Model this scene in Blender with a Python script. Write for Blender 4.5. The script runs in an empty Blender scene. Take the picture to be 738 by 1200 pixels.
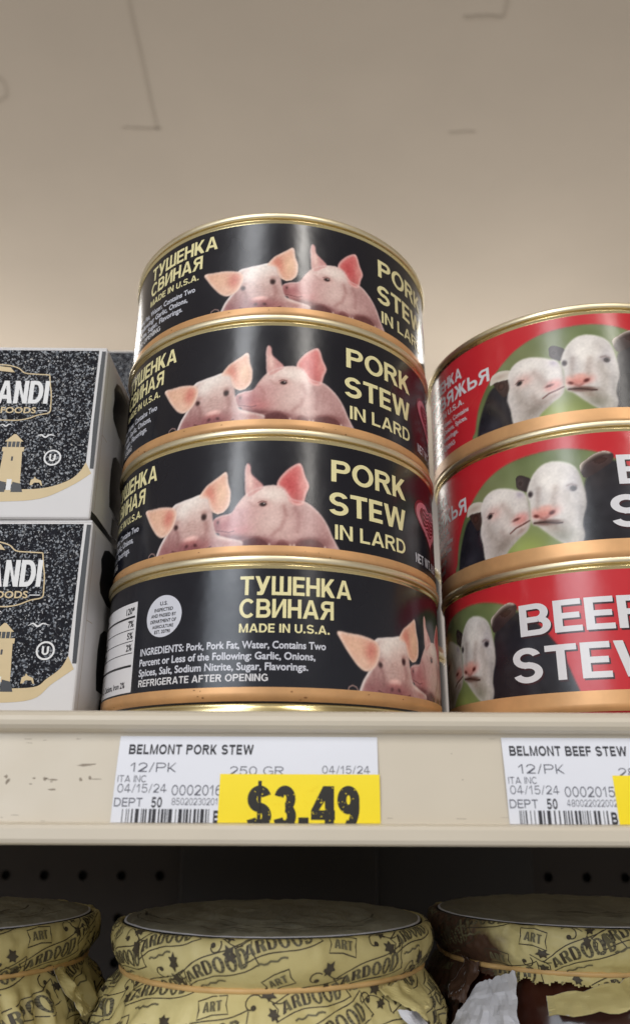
import bpy, bmesh, math, random
import numpy as np
from mathutils import Vector, Matrix, noise as mnoise

random.seed(4)
SC = bpy.context.scene
COL = SC.collection
EYE = 1.5                                   # camera height above the shop floor (m)
R_ = math.radians

# ================================================================= camera
cam = bpy.data.cameras.new('camera'); camo = bpy.data.objects.new('camera', cam); COL.objects.link(camo)
cam.sensor_fit = 'VERTICAL'; cam.sensor_height = 36; cam.lens = 36 * 940 / 1200
cam.clip_start = .01; cam.clip_end = 60
camo.matrix_world = (Matrix.Translation((0, 0, EYE)) @ Matrix.Rotation(R_(-.0233), 4, 'Z')
                     @ Matrix.Rotation(R_(90 + 20.262), 4, 'X') @ Matrix.Rotation(R_(.246), 4, 'Z'))
cam.dof.use_dof = True; cam.dof.focus_distance = .222; cam.dof.aperture_fstop = 14.0
SC.camera = camo

# ================================================================= world, lamps, exposure
w = bpy.data.worlds.new('World'); SC.world = w; w.use_nodes = True
bg = w.node_tree.nodes['Background']; bg.inputs[0].default_value = (.95, .93, .92, 1); bg.inputs[1].default_value = .44

def lamp(name, loc, aim, sx, sy, power, col=(1, .96, .9), roll=0):
    l = bpy.data.lights.new(name, 'AREA'); l.shape = 'RECTANGLE'; l.size = sx; l.size_y = sy; l.energy = power; l.color = col
    o = bpy.data.objects.new(name, l); COL.objects.link(o)
    o.location = (loc[0], loc[1], loc[2] + EYE)
    d = Vector(aim) - Vector(loc)
    o.rotation_euler = d.to_track_quat('-Z', 'Y').to_euler()
    if roll: o.rotation_euler.rotate_axis('Z', roll)
    return o
# fluorescent strips over the aisle behind the camera, running away from the shelf
lamp('strip_light', (-.93, -1.75, 1.12), (-.9, -1.7, 0), .34, 2.6, 24, (.95, .97, 1))
lamp('strip_light', (.85, -1.75, 1.12), (.82, -1.7, 0), .12, 2.4, 20)
# shop window down the aisle behind the camera, to the left
lamp('window_light', (-1.4, -2.3, .68), (-.1, .2, .1), 1.3, .95, 20, (.84, .91, 1))
# strips over the next aisle, beyond the shelf, left and right of the view
lamp('strip_light', (-.92, 2.05, 1.10), (-.92, 2.05, 0), .12, 1.3, 12)
lamp('strip_light', (.97, 2.05, 1.10), (.97, 2.05, 0), .12, 1.3, 12)
# added fill lamp aimed upward, brightens the far part of the ceiling
lamp('far_ceiling_fill', (0, 2.15, .12), (0, 2.0, 1.2), 3.4, .3, 9.5, (1, .99, .97))
lamp('ceiling_glow_fill', (-1.02, 1.95, .72), (-1.0, 1.9, 1.2), .7, .5, 1.8, (1, .98, .96))  # added fill, makes the pale glow on the ceiling at the left
lamp('ceiling_glow_fill', (.48, 1.95, .66), (.42, 1.85, 1.2), .4, .4, 1.6, (1, .98, .95))  # added fill, the same glow at the right

SC.view_settings.view_transform = 'Standard'; SC.view_settings.look = 'None'
SC.view_settings.exposure = 0; SC.view_settings.gamma = 1
SC.cycles.max_bounces = 8; SC.cycles.caustics_reflective = False; SC.cycles.caustics_refractive = False
SC.cycles.sample_clamp_indirect = 6

# ================================================================= helpers
def lin(c):
    return tuple(((v / 255.) / 12.92 if v / 255. <= .04045 else ((v / 255. + .055) / 1.055) ** 2.4) for v in c[:3]) + (1,)

def mat(name, rgb=None, rough=.5, metal=0., attr=None, var=0., vscale=60., bump=0., bscale=400., bdist=.0004,
        rvar=0., rscale=90., spec=.5, second=None, coat=0., stretch=None):
    """procedural Principled material: slight colour variation, roughness variation and a noise bump"""
    m = bpy.data.materials.new(name); m.use_nodes = True; nt = m.node_tree; N = nt.nodes; L = nt.links
    p = N['Principled BSDF']
    tc = N.new('ShaderNodeTexCoord'); src = tc.outputs['Object']
    if stretch:
        mp = N.new('ShaderNodeMapping'); mp.inputs['Scale'].default_value = stretch; L.new(src, mp.inputs[0]); src = mp.outputs[0]
    def noise(scale, detail=4, rough_=.6):
        n = N.new('ShaderNodeTexNoise'); n.inputs['Scale'].default_value = scale; n.inputs['Detail'].default_value = detail
        n.inputs['Roughness'].default_value = rough_; L.new(src, n.inputs['Vector']); return n
    if attr:
        a = N.new('ShaderNodeAttribute'); a.attribute_name = attr; L.new(a.outputs['Color'], p.inputs['Base Color'])
    elif var or second:
        n = noise(vscale); r = N.new('ShaderNodeValToRGB'); c = lin(rgb)
        if second: lo, hi = c, lin(second); r.color_ramp.elements[0].position = .42; r.color_ramp.elements[1].position = .68
        else: lo = tuple(v * (1 - var) for v in c[:3]) + (1,); hi = tuple(min(v * (1 + var), 1) for v in c[:3]) + (1,); r.color_ramp.elements[0].position = .3; r.color_ramp.elements[1].position = .7
        r.color_ramp.elements[0].color = lo; r.color_ramp.elements[1].color = hi
        L.new(n.outputs[0], r.inputs[0]); L.new(r.outputs[0], p.inputs['Base Color'])
    else: p.inputs['Base Color'].default_value = lin(rgb)
    p.inputs['Metallic'].default_value = metal; p.inputs['Specular IOR Level'].default_value = spec
    p.inputs['Roughness'].default_value = rough
    if coat: p.inputs['Coat Weight'].default_value = coat; p.inputs['Coat Roughness'].default_value = .12
    if rvar:
        n = noise(rscale, 3); mr = N.new('ShaderNodeMapRange'); mr.inputs[1].default_value = .3; mr.inputs[2].default_value = .7
        mr.inputs[3].default_value = max(rough - rvar, .02); mr.inputs[4].default_value = rough + rvar
        L.new(n.outputs[0], mr.inputs[0]); L.new(mr.outputs[0], p.inputs['Roughness'])
    if bump:
        n = noise(bscale, 4); b = N.new('ShaderNodeBump'); b.inputs['Strength'].default_value = bump; b.inputs['Distance'].default_value = bdist
        L.new(n.outputs[0], b.inputs['Height']); L.new(b.outputs[0], p.inputs['Normal'])
    return m

def mm(x, y, z): return Vector((x / 1000., y / 1000., z / 1000.))
def place(x, y, z): return Vector((x / 1000., y / 1000., EYE + z / 1000.))

def obj(name, me, parent=None, loc=None, smooth=False):
    o = bpy.data.objects.new(name, me); COL.objects.link(o)
    if parent is not None: o.parent = parent
    if loc is not None: o.location = loc
    if smooth: me.shade_smooth()
    return o
def thing(name, label, cat, loc, group=None, rz=0.):
    o = bpy.data.objects.new(name, None); COL.objects.link(o); o.location = loc; o.rotation_euler = (0, 0, rz); o.empty_display_size = .02
    o['label'] = label; o['category'] = cat
    if group: o['group'] = group
    return o
def structure(o, label, cat):
    o['kind'] = 'structure'; o['label'] = label; o['category'] = cat; return o

def mesh_from(name, verts, faces, mats, idx=None):
    me = bpy.data.meshes.new(name); me.from_pydata([tuple(v) for v in verts], [], faces)
    for m in (mats if isinstance(mats, (list, tuple)) else [mats]): me.materials.append(m)
    if idx is not None: me.polygons.foreach_set('material_index', idx)
    me.update(); return me

def lathe(name, prof, m, seg=192, close_top=False, close_bot=False, fn=None):
    """prof: list of (radius mm, z mm[, material index]); fn(angle, i, r, z) -> (r, z) may disturb it"""
    V = []; F = []; I = []
    for i, q in enumerate(prof):
        for k in range(seg):
            a = 2 * math.pi * k / seg; r, z = q[0], q[1]
            if fn: r, z = fn(a, i, r, z)
            V.append(mm(r * math.sin(a), -r * math.cos(a), z))
    for i in range(len(prof) - 1):
        for k in range(seg):
            k2 = (k + 1) % seg
            F.append((i * seg + k, i * seg + k2, (i + 1) * seg + k2, (i + 1) * seg + k)); I.append(prof[i][2] if len(prof[i]) > 2 else 0)
    if close_top: F.append(tuple((len(prof) - 1) * seg + k for k in range(seg))); I.append(prof[-1][2] if len(prof[-1]) > 2 else 0)
    if close_bot: F.append(tuple(k for k in reversed(range(seg)))); I.append(prof[0][2] if len(prof[0]) > 2 else 0)
    return mesh_from(name, V, F, m, I)

def box_mesh(name, x0, x1, y0, y1, z0, z1, m, bevel=0., seg=2):
    bm = bmesh.new(); bmesh.ops.create_cube(bm, size=1)
    for v in bm.verts: v.co = mm((x0 + x1) / 2 + v.co.x * (x1 - x0), (y0 + y1) / 2 + v.co.y * (y1 - y0), (z0 + z1) / 2 + v.co.z * (z1 - z0))
    if bevel: bmesh.ops.bevel(bm, geom=bm.edges[:], offset=bevel / 1000., segments=seg, affect='EDGES', profile=.6)
    me = bpy.data.meshes.new(name); bm.to_mesh(me); bm.free()
    for q in (m if isinstance(m, (list, tuple)) else [m]): me.materials.append(q)
    return me

def extrude_profile(name, prof, x0, x1, m, nx=1, closed=True):
    V = []; F = []; n = len(prof)
    for j in range(nx + 1):
        x = x0 + (x1 - x0) * j / nx
        V += [mm(x, y, z) for y, z in prof]
    for j in range(nx):
        for i in range(n if closed else n - 1):
            i2 = (i + 1) % n
            F.append((j * n + i, j * n + i2, (j + 1) * n + i2, (j + 1) * n + i))
    if closed: F += [tuple(reversed(range(n))), tuple(nx * n + i for i in range(n))]
    return mesh_from(name, V, F, m)

# ---- flat lettering and marks, laid on a surface later
def text_polys(body, bold=0., res=3, spacing=1.):
    c = bpy.data.curves.new('lettering', 'FONT'); c.body = body; c.size = 1; c.resolution_u = res; c.offset = bold; c.fill_mode = 'FRONT'; c.space_character = spacing
    o = bpy.data.objects.new('lettering', c); COL.objects.link(o)
    dg = bpy.context.evaluated_depsgraph_get(); dg.update()
    me = bpy.data.meshes.new_from_object(o.evaluated_get(dg))
    V = np.array([v.co[:2] for v in me.vertices], float).reshape(-1, 2); F = [tuple(p.vertices) for p in me.polygons]
    bpy.data.objects.remove(o); bpy.data.curves.remove(c); bpy.data.meshes.remove(me)
    return V, F
CAP = {}
def cap_height(bold):
    if bold not in CAP:
        V, F = text_polys('H', bold); CAP[bold] = (V[:, 1].min(), V[:, 1].max())
    return CAP[bold]

def embolden(V, F, d):
    """grow filled letters by d: a band along every outer or inner edge"""
    E = {}
    for f in F:
        for i in range(len(f)): E[(f[i], f[(i + 1) % len(f)])] = 1
    nx = {a: b for (a, b) in E if (b, a) not in E}; pv = {b: a for a, b in nx.items()}
    N = {}; V = np.array(V)
    for b in nx:
        a, c = pv.get(b, b), nx[b]
        d0 = V[b] - V[a]; d1 = V[c] - V[b]; n = np.array([d0[1], -d0[0]]) / (np.hypot(*d0) + 1e-9) + np.array([d1[1], -d1[0]]) / (np.hypot(*d1) + 1e-9)
        q = n @ n
        if q > .3: n = n * 2 / max(q, 1.2)
        N[b] = V[b] + n * d
    base = len(V); idx = {b: base + i for i, b in enumerate(N)}
    V2 = np.concatenate([V, np.array(list(N.values()))]) if N else V
    F2 = list(F) + [(a, idx[a], idx[b], b) for a, b in nx.items() if a in idx and b in idx]
    return V2, F2

class Art:
    """flat polygons in surface millimetres (u right, v up), each with a material and a layer"""
    def __init__(self): self.V = []; self.F = []; self.I = []; self.L = []; self.mats = []; self.lay = []
    def mi(self, m):
        if m not in self.mats: self.mats.append(m)
        return self.mats.index(m)
    def add(self, V, F, m, layer=1, cut=None):
        if cut:                                              # split along u so that it can bend
            bm = bmesh.new(); vs = [bm.verts.new((v[0], v[1], 0)) for v in V]
            for f in F:
                try: bm.faces.new([vs[i] for i in f])
                except ValueError: pass
            for ax, stp in ((0, cut[0]), (1, cut[1])):
                if not stp: continue
                a = min(v[ax] for v in V); b = max(v[ax] for v in V); k = math.ceil(a / stp)
                while k * stp < b:
                    co = Vector((k * stp, 0, 0)) if ax == 0 else Vector((0, k * stp, 0)); no = Vector((1, 0, 0)) if ax == 0 else Vector((0, 1, 0))
                    bmesh.ops.bisect_plane(bm, geom=bm.verts[:] + bm.edges[:] + bm.faces[:], dist=1e-5, plane_co=co, plane_no=no); k += 1
            bm.verts.index_update(); V = [v.co[:2] for v in bm.verts]; F = [tuple(v.index for v in f.verts) for f in bm.faces]; bm.free()
        b = len(self.V); i = self.mi(m)
        self.V += [(v[0], v[1]) for v in V]; self.lay += [layer] * len(V)
        self.F += [tuple(b + q for q in f) for f in F]; self.I += [i] * len(F)
    def text(self, body, u, v, cap, m, width=None, bold=0., layer=2, cut=None, rot=0., align='L', spacing=1., bend=None, slant=0.):
        V, F = text_polys(body, 0, spacing=spacing)
        if len(V) == 0: return
        if bold: V, F = embolden(V, F, bold)
        lo, hi = cap_height(0); k = cap / (hi - lo)
        V[:, 1] = (V[:, 1] - lo) * k
        x0, x1 = V[:, 0].min(), V[:, 0].max()
        kx = (width / (x1 - x0)) if width else k
        V[:, 0] = (V[:, 0] - x0) * kx; W = (x1 - x0) * kx
        if slant: V[:, 0] += V[:, 1] * slant
        if align == 'R': V[:, 0] -= W
        if align == 'C': V[:, 0] -= W / 2
        if bend: V[:, 1] += bend * np.sin(V[:, 0] / max(W, 1e-6) * math.pi * 2)
        if rot:
            c, s = math.cos(rot), math.sin(rot); V = np.stack([V[:, 0] * c - V[:, 1] * s, V[:, 0] * s + V[:, 1] * c], 1)
        V[:, 0] += u; V[:, 1] += v
        self.add([tuple(q) for q in V], F, m, layer, cut)
    def poly(self, pts, m, layer=1, cut=None):
        from mathutils.geometry import tessellate_polygon
        t = tessellate_polygon([[Vector((p[0], p[1], 0)) for p in pts]])
        F = []
        for f in t:
            a, b, c = [pts[i] for i in f]
            F.append(tuple(f) if (b[0] - a[0]) * (c[1] - a[1]) - (b[1] - a[1]) * (c[0] - a[0]) > 0 else tuple(reversed(f)))
        self.add(pts, F, m, layer, cut)
    def rect(self, u0, u1, v0, v1, m, layer=1, cut=None): self.add([(u0, v0), (u1, v0), (u1, v1), (u0, v1)], [(0, 1, 2, 3)], m, layer, cut)
    def disc(self, u, v, r, m, layer=1, cut=None, ry=None, n=40): self.poly([(u + r * math.cos(2 * math.pi * k / n), v + (ry or r) * math.sin(2 * math.pi * k / n)) for k in range(n)], m, layer, cut)
    def line(self, pts, w, m, layer=1, cut=None, closed=False, taper=False):
        p = [Vector(q) for q in pts]; n = len(p); V = []; F = []
        for i, q in enumerate(p):
            a = p[i - 1] if (i or closed) else q; b = p[(i + 1) % n] if (i < n - 1 or closed) else q
            d = (b - a).normalized() if (b - a).length > 1e-9 else Vector((1, 0)); nn = Vector((-d.y, d.x)) * w / 2
            if taper: nn *= math.sin(math.pi * (i + .6) / (n + .2))
            V += [tuple(q - nn), tuple(q + nn)]
        for i in range(n if closed else n - 1):
            j = (i + 1) % n; F.append((2 * i, 2 * j, 2 * j + 1, 2 * i + 1))
        self.add(V, F, m, layer, cut)
    def build(self, name, fn, extra=None):
        """fn(u, v, layer) -> point (mm Vector in metres)"""
        V = [fn(u, v, l) for (u, v), l in zip(self.V, self.lay)]
        return mesh_from(name, V, self.F, self.mats, self.I)

def smooth_pts(pts, n=6, closed=True):
    p = np.array(pts, float); out = []; N = len(p)
    for i in range(N if closed else N - 1):
        g = (lambda k: p[k % N]) if closed else (lambda k: p[min(max(k, 0), N - 1)])
        a, b, c, d = g(i - 1), g(i), g(i + 1), g(i + 2)
        for t in np.linspace(0, 1, n, endpoint=False):
            out.append(tuple(.5 * (2 * b + (c - a) * t + (2 * a - 5 * b + 4 * c - d) * t * t + (3 * b - a - 3 * c + d) * t ** 3)))
    if not closed: out.append(tuple(p[-1]))
    return out

def join_meshes(name, parts):
    """several meshes (same local space) into one mesh, materials kept"""
    V = []; F = []; I = []; M = []; cols = None
    for me in parts:
        b = len(V); V += [v.co[:] for v in me.vertices]
        for m in me.materials:
            if m not in M: M.append(m)
        mp = [M.index(m) for m in me.materials]
        for p in me.polygons: F.append(tuple(b + i for i in p.vertices)); I.append(mp[p.material_index])
    out = mesh_from(name, V, F, M, I)
    if any('print' in me.color_attributes for me in parts):
        buf = []
        for me in parts:
            if 'print' in me.color_attributes:
                a = np.zeros(len(me.vertices) * 4, np.float32); me.color_attributes['print'].data.foreach_get('color', a); buf.append(a)
            else: buf.append(np.ones(len(me.vertices) * 4, np.float32))
        ca = out.color_attributes.new('print', 'FLOAT_COLOR', 'POINT'); ca.data.foreach_set('color', np.concatenate(buf))
    for me in parts: bpy.data.meshes.remove(me)
    return out

def picture_mesh(name, P, m, fn, layer, dh=0.):
    H, W = P.S.shape; V = [fn(s, h + dh, layer) for h in P.h for s in P.s]
    F = [(j * W + i, j * W + i + 1, (j + 1) * W + i + 1, (j + 1) * W + i) for j in range(H - 1) for i in range(W - 1)]
    me = mesh_from(name, V, F, m)
    c = np.ones((H * W, 4), np.float32); c[:, :3] = P.linear().reshape(-1, 3)
    ca = me.color_attributes.new('print', 'FLOAT_COLOR', 'POINT'); ca.data.foreach_set('color', c.ravel())
    return me

# ---------------------------------------------------------------- a plain grotesque alphabet drawn with strokes (cap height 1)
def glyph(ch, s, t):
    """-> (width, [polygons]) ; s = upright stroke, t = level stroke"""
    P = []
    def r(x0, y0, x1, y1): P.append([(x0, y0), (x1, y0), (x1, y1), (x0, y1)])
    def p(*pts): P.append(list(pts))
    def arc(cx, cy, rx, ry, a0, a1):
        n = max(int(abs(a1 - a0) / 9), 2); o = []; i_ = []
        for k in range(n + 1):
            a = math.radians(a0 + (a1 - a0) * k / n); c, q = math.cos(a), math.sin(a)
            o.append((cx + rx * c, cy + ry * q)); i_.append((cx + (rx - s) * c, cy + (ry - t) * q))
        for k in range(n): P.append([o[k], o[k + 1], i_[k + 1], i_[k]])
    def mirror(w): 
        for q in P: q[:] = [(w - x, y) for x, y in q]
    m0, m1 = .5 - t / 2, .5 + t / 2
    w = .8
    if ch == 'I': w = s; r(0, 0, s, 1)
    elif ch in 'LE' or ch == 'Е' or ch in 'FГ':
        w = .70; r(0, 0, s, 1)
        if ch in 'LEЕ': r(s, 0, w, t)
        if ch in 'EFЕГ': r(s, 1 - t, w, 1)
        if ch in 'EFЕ': r(s, m0, w - .05, m1)
    elif ch in 'TТ': w = .80; r(0, 1 - t, w, 1); r(w / 2 - s / 2, 0, w / 2 + s / 2, 1 - t)
    elif ch in 'HН': w = .82; r(0, 0, s, 1); r(w - s, 0, w, 1); r(s, m0, w - s, m1)
    elif ch == 'N': w = .84; r(0, 0, s, 1); r(w - s, 0, w, 1); p((s, 1), (s, 1 - 1.3 * s), (w - s, 0), (w - s, 1.3 * s))
    elif ch == 'И': w = .84; r(0, 0, s, 1); r(w - s, 0, w, 1); p((s, 0), (w - s, 1 - 1.3 * s), (w - s, 1), (s, 1.3 * s))
    elif ch == 'M': w = 1.0; r(0, 0, s, 1); r(w - s, 0, w, 1); p((s, 1), (s, 1 - 1.5 * s), (.5 - .4 * s, 0), (.5, 0), (.5, .42 * s + .12)); p((w - s, 1), (.5, .42 * s + .12), (.5, 0), (.5 + .4 * s, 0), (w - s, 1 - 1.5 * s))
    elif ch == 'Ш': w = 1.14; r(0, 0, s, 1); r(w - s, 0, w, 1); r(w / 2 - s / 2, t, w / 2 + s / 2, 1); r(s, 0, w - s, t)
    elif ch == 'W':
        w = 1.36; b = .37; h = s * .54
        p((0, 1), (b - h, 0), (b + h * .9, 0), (b + .1 * h, .36), (2 * h, 1)); p((b + .1 * h, .36), (b + h * .9, 0), (w / 2, .72), (w / 2 + h * .95, 1), (w / 2 - h * .95, 1))
        p((w, 1), (w - 2 * h, 1), (w - b - .1 * h, .36), (w - b - h * .9, 0), (w - b + h, 0)); p((w - b - .1 * h, .36), (w / 2 + h * .95, 1), (w / 2, .72), (w - b - h * .9, 0))
    elif ch in 'AА':
        w = .98; e = s * .56; p((0, 0), (s * 1.1, 0), (w / 2, .80), (w / 2, 1), (w / 2 - e, 1)); p((w, 0), (w / 2 + e, 1), (w / 2, 1), (w / 2, .80), (w - s * 1.1, 0))
        r(.27, .2, w - .27, .2 + t)
    elif ch in 'KК': w = .62 + 1.1 * s; r(0, 0, s, 1); p((s, .27), (s, .27 + 1.35 * s), (w - 1.36 * s, 1), (w - .04, 1)); p((s + .08, .36), (s + .08 + .8 * s, .36 + 1.25 * s), (w, 0), (w - 1.3 * s, 0))
    elif ch == 'Ж':
        w = 1.3; c = w / 2; r(c - s / 2, 0, c + s / 2, 1)
        for g in (1, -1): p((c + g * s / 2, .40), (c + g * s / 2, .60), (c + g * (.6 - 1.2 * s), 1), (c + g * .6, 1)); p((c + g * (s / 2 + .1), .66), (c + g * (s / 2 + .02), .40), (c + g * (.65 - 1.2 * s), 0), (c + g * .65, 0))
    elif ch in 'PRЯ':
        w = .80 if ch == 'P' else .86; b = .42 if ch == 'P' else .44
        r(0, 0, s, 1); r(s, 1 - t, .48, 1); r(s, b, .48, b + t); arc(.48, (1 + b) / 2, .33, (1 - b) / 2, -90, 90)
        if ch != 'P': p((.36, b), (w - 1.12 * s, 0), (w + .02, 0), (.36 + 1.1 * s, b + .02))
        if ch == 'Я': mirror(w)
    elif ch in 'BВ': w = .86; r(0, 0, s, 1); r(s, 1 - t, .48, 1); r(s, m0, .52, m1); r(s, 0, .52, t); arc(.48, (1 + m0) / 2, .33, (1 - m0) / 2, -80, 90); arc(.52, m1 / 2, .34, m1 / 2, -90, 84)
    elif ch == 'Ь': w = .84; r(0, 0, s, 1); r(s, .42, .5, .42 + t); r(s, 0, .5, t); arc(.5, (.42 + t) / 2, .34, (.42 + t) / 2, -90, 90)
    elif ch == 'D': w = .87; r(0, 0, s, 1); r(s, 1 - t, .40, 1); r(s, 0, .40, t); arc(.40, .5, .47, .5, -90, 90)
    elif ch in 'OО': w = 1.0; arc(.5, .5, .5, .515, 0, 360)
    elif ch in 'CСG':
        w = .94; arc(.49, .5, .49, .515, 42, 318)
        if ch == 'G': r(.54, m0 - .06, w, m0 - .06 + t); r(w - s * .8, .1, w, m0 - .06)
    elif ch == 'S' or ch == '$':
        w = .84; ry = (1.01 - m0) / 2; ry2 = (m1 + .01) / 2; arc(.42, 1.01 - ry, .40, ry, 18, 292); arc(.42, ry2 - .01, .42, ry2, 112, -162)
        if ch == '$': r(.42 - .06, -.12, .42 + .06, 1.12)
    elif ch == 'U': w = .84; r(0, .38, s, 1); r(w - s, .38, w, 1); arc(.42, .38, .42, .39, 180, 360)
    elif ch == 'У': w = .88; p((0, 1), (.33, .26), (.33 + s * .95, .30), (1.15 * s, 1)); p((w - 1.1 * s, 1), (w, 1), (.50, .06), (.42, 0), (.30, -.01), (.12, 0), (.12, t), (.27, t))
    elif ch == '0': w = .74; arc(.37, .5, .37, .51, 0, 360)
    elif ch == '1': w = .5; r(.28, 0, .28 + s, 1); p((.0, .72), (.28, 1), (.28, 1 - 1.3 * s * .8), (.04, .60))
    elif ch == '2': w = .74; arc(.37, .68, .37, .33, 175, -30); r(0, 0, w, t); p((0, t), (.28, t), (.69, .50), (.66 - s * .5, .62))
    elif ch == '3': w = .75; ry = (1.01 - m0) / 2; ry2 = (m1 + .01) / 2; arc(.36, 1.01 - ry, .36, ry, 165, -85); arc(.37, ry2 - .01, .38, ry2, 88, -165)
    elif ch == '4': w = .80; r(.46, 0, .46 + s, 1); r(0, .22, .46, .22 + t); r(.46 + s, .22, w, .22 + t); p((0, .22 + t), (s * .85, .22 + t), (.46, 1 - s * 1.1), (.46, 1), (.40, 1))
    elif ch == '5': w = .75; r(.1, 1 - t, .68, 1); p((.1, 1 - t), (.04, .42), (.04 + s * .9, .46), (.1 + s * .85, 1 - t)); arc(.36, .325, .38, .335, 135, -158)
    elif ch in '69':
        w = .75; arc(.375, .32, .375, .33, 0, 360); arc(.40, .46, .40, .55, 68, 190)
        if ch == '9': P[:] = [[(w - x, 1 - y) for x, y in q] for q in P]
    elif ch == '7': w = .72; r(0, 1 - t, w, 1); p((.12, 0), (.12 + s, 0), (w, 1 - t), (w - s * 1.1, 1 - t))
    elif ch == '8': w = .75; ry = (1.01 - m0) / 2; ry2 = (m1 + .01) / 2; arc(.375, 1.01 - ry, .345, ry, 0, 360); arc(.375, ry2 - .01, .375, ry2, 0, 360)
    elif ch == '.': w = s * 1.1; r(0, 0, s * 1.1, t * 1.25)
    elif ch == '/': w = .42; p((0, -.02), (s * .9, -.02), (w, 1.02), (w - s * .9, 1.02))
    elif ch == ' ': w = .28
    return w, P

def block_polys(body, s=.21, t=.17, gap=.09):
    out = []; x = 0.
    for ch in body:
        w_, P = glyph(ch, s, t); out += [[(x + a, b) for a, b in q] for q in P]; x += w_ + gap
    return x - gap, out

def art_block(self, body, u, v, cap, m, width=None, s=.21, t=.17, gap=.09, layer=2, cut=None, align='L', rot=0., slant=0.):
    W, polys = block_polys(body, s, t, gap); kx = width / W if width else cap; W *= kx
    x0 = u - (W if align == 'R' else W / 2 if align == 'C' else 0); c, n = math.cos(rot), math.sin(rot)
    for i, q in enumerate(polys):
        q = [(a * kx + slant * b * cap, b * cap) for a, b in q]
        self.poly([(x0 + a * c - b * n, v + a * n + b * c) for a, b in q], m, layer + .06 * (i % 9), cut)
Art.block = art_block
# ---------------------------------------------------------------- printed pictures (painted as sRGB rasters)
class Paint:
    """a small raster painter in label millimetres; rows run upward (h), columns rightward (s)"""
    def __init__(self, s0, s1, h0, h1, step, base, seed=1):
        self.s = np.arange(s0, s1 + step * .5, step)
        self.h = np.arange(h0, h1 + step * .5, step)
        self.S, self.Hh = np.meshgrid(self.s, self.h)
        self.step = step; self.gam = 1.
        self.C = np.zeros(self.S.shape + (3,)) + np.array(base) / 255.
        self.rng = np.random.default_rng(seed)
    def blur(self, M, r):
        n = max(int(round(r / self.step)), 0)
        if n < 1: return M
        k = np.exp(-.5 * (np.arange(-2 * n, 2 * n + 1) / n) ** 2); k /= k.sum()
        P = np.pad(M, 2 * n, mode='edge')
        P = sum(k[i] * P[i:i + M.shape[0], :] for i in range(4 * n + 1))
        return sum(k[i] * P[:, i:i + M.shape[1]] for i in range(4 * n + 1))
    def smooth(self, pts, n=7):
        p = np.array(pts, float); out = []
        for i in range(len(p)):
            a, b, c, d = p[i - 1], p[i], p[(i + 1) % len(p)], p[(i + 2) % len(p)]
            for t in np.linspace(0, 1, n, endpoint=False):
                out.append(.5 * (2 * b + (c - a) * t + (2 * a - 5 * b + 4 * c - d) * t * t + (3 * b - a - 3 * c + d) * t ** 3))
        return np.array(out)
    def inside(self, poly, dx, dy):
        X, Y = self.S + dx, self.Hh + dy
        m = np.zeros(X.shape, bool)
        x0, y0 = poly[-1]
        for x1, y1 in poly:
            if y0 != y1:
                m ^= ((y0 > Y) != (y1 > Y)) & (X < (x1 - x0) * (Y - y0) / (y1 - y0) + x0)
            x0, y0 = x1, y1
        return m
    def mask(self, pts, feather=.12, smooth=True):
        poly = self.smooth(pts) if smooth else np.array(pts, float)
        q = self.step / 4
        M = sum(self.inside(poly, a, b).astype(float) for a in (-q, q) for b in (-q, q)) / 4
        return self.blur(M, feather)
    def noise(self, r, amp):
        n = self.blur(self.rng.normal(size=self.S.shape), r)
        return n / (n.std() + 1e-9) * amp
    def put(self, M, col, a=1.):
        col = np.array(col, float) / 255.
        self.C += (M * a)[..., None] * (col - self.C)
    def blob(self, s, h, rs, rh, col, a=1., rot=0., clip=None, hard=1.):
        c, n = math.cos(rot), math.sin(rot)
        u = ((self.S - s) * c + (self.Hh - h) * n) / rs; v = (-(self.S - s) * n + (self.Hh - h) * c) / rh
        M = np.exp(-((u * u + v * v) ** hard))
        if clip is not None: M = M * clip
        self.put(M, col, a)
    def rim(self, M, r, col, a, dx=0., dh=0.):
        """brighten or tint the inner edge of a mask, stronger on the side (dx, dh)"""
        B = self.blur(M, r); E = np.clip((1 - B) * 2, 0, 1) * M
        if dx or dh:
            gy, gx = np.gradient(B); d = -(gx * dx + gy * dh); E = E * np.clip(d / (np.abs(d).max() + 1e-9) * 2, 0, 1)
        self.put(E, col, a)
    def fur(self, M, amp, r=.25):
        self.C += (M * self.noise(r, amp))[..., None]
    def crease(self, pts, w, col, a=1.):
        self.stroke(pts, w, col, a, soft=w)
    def stroke(self, pts, w, col, a=1., soft=0):
        p = np.array(pts, float); D = np.full(self.S.shape, 1e9)
        for (x0, y0), (x1, y1) in zip(p[:-1], p[1:]):
            dx, dy = x1 - x0, y1 - y0; L = dx * dx + dy * dy + 1e-9
            t = np.clip(((self.S - x0) * dx + (self.Hh - y0) * dy) / L, 0, 1)
            D = np.minimum(D, np.hypot(self.S - x0 - t * dx, self.Hh - y0 - t * dy))
        self.put(np.exp(-(D / (2.2 * soft)) ** 2) if soft else np.clip((w - D) / self.step + .5, 0, 1), col, a)
    def linear(self):
        c = np.clip(self.C, 0, 1) ** self.gam
        return np.where(c <= .04045, c / 12.92, ((c + .055) / 1.055) ** 2.4)

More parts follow.
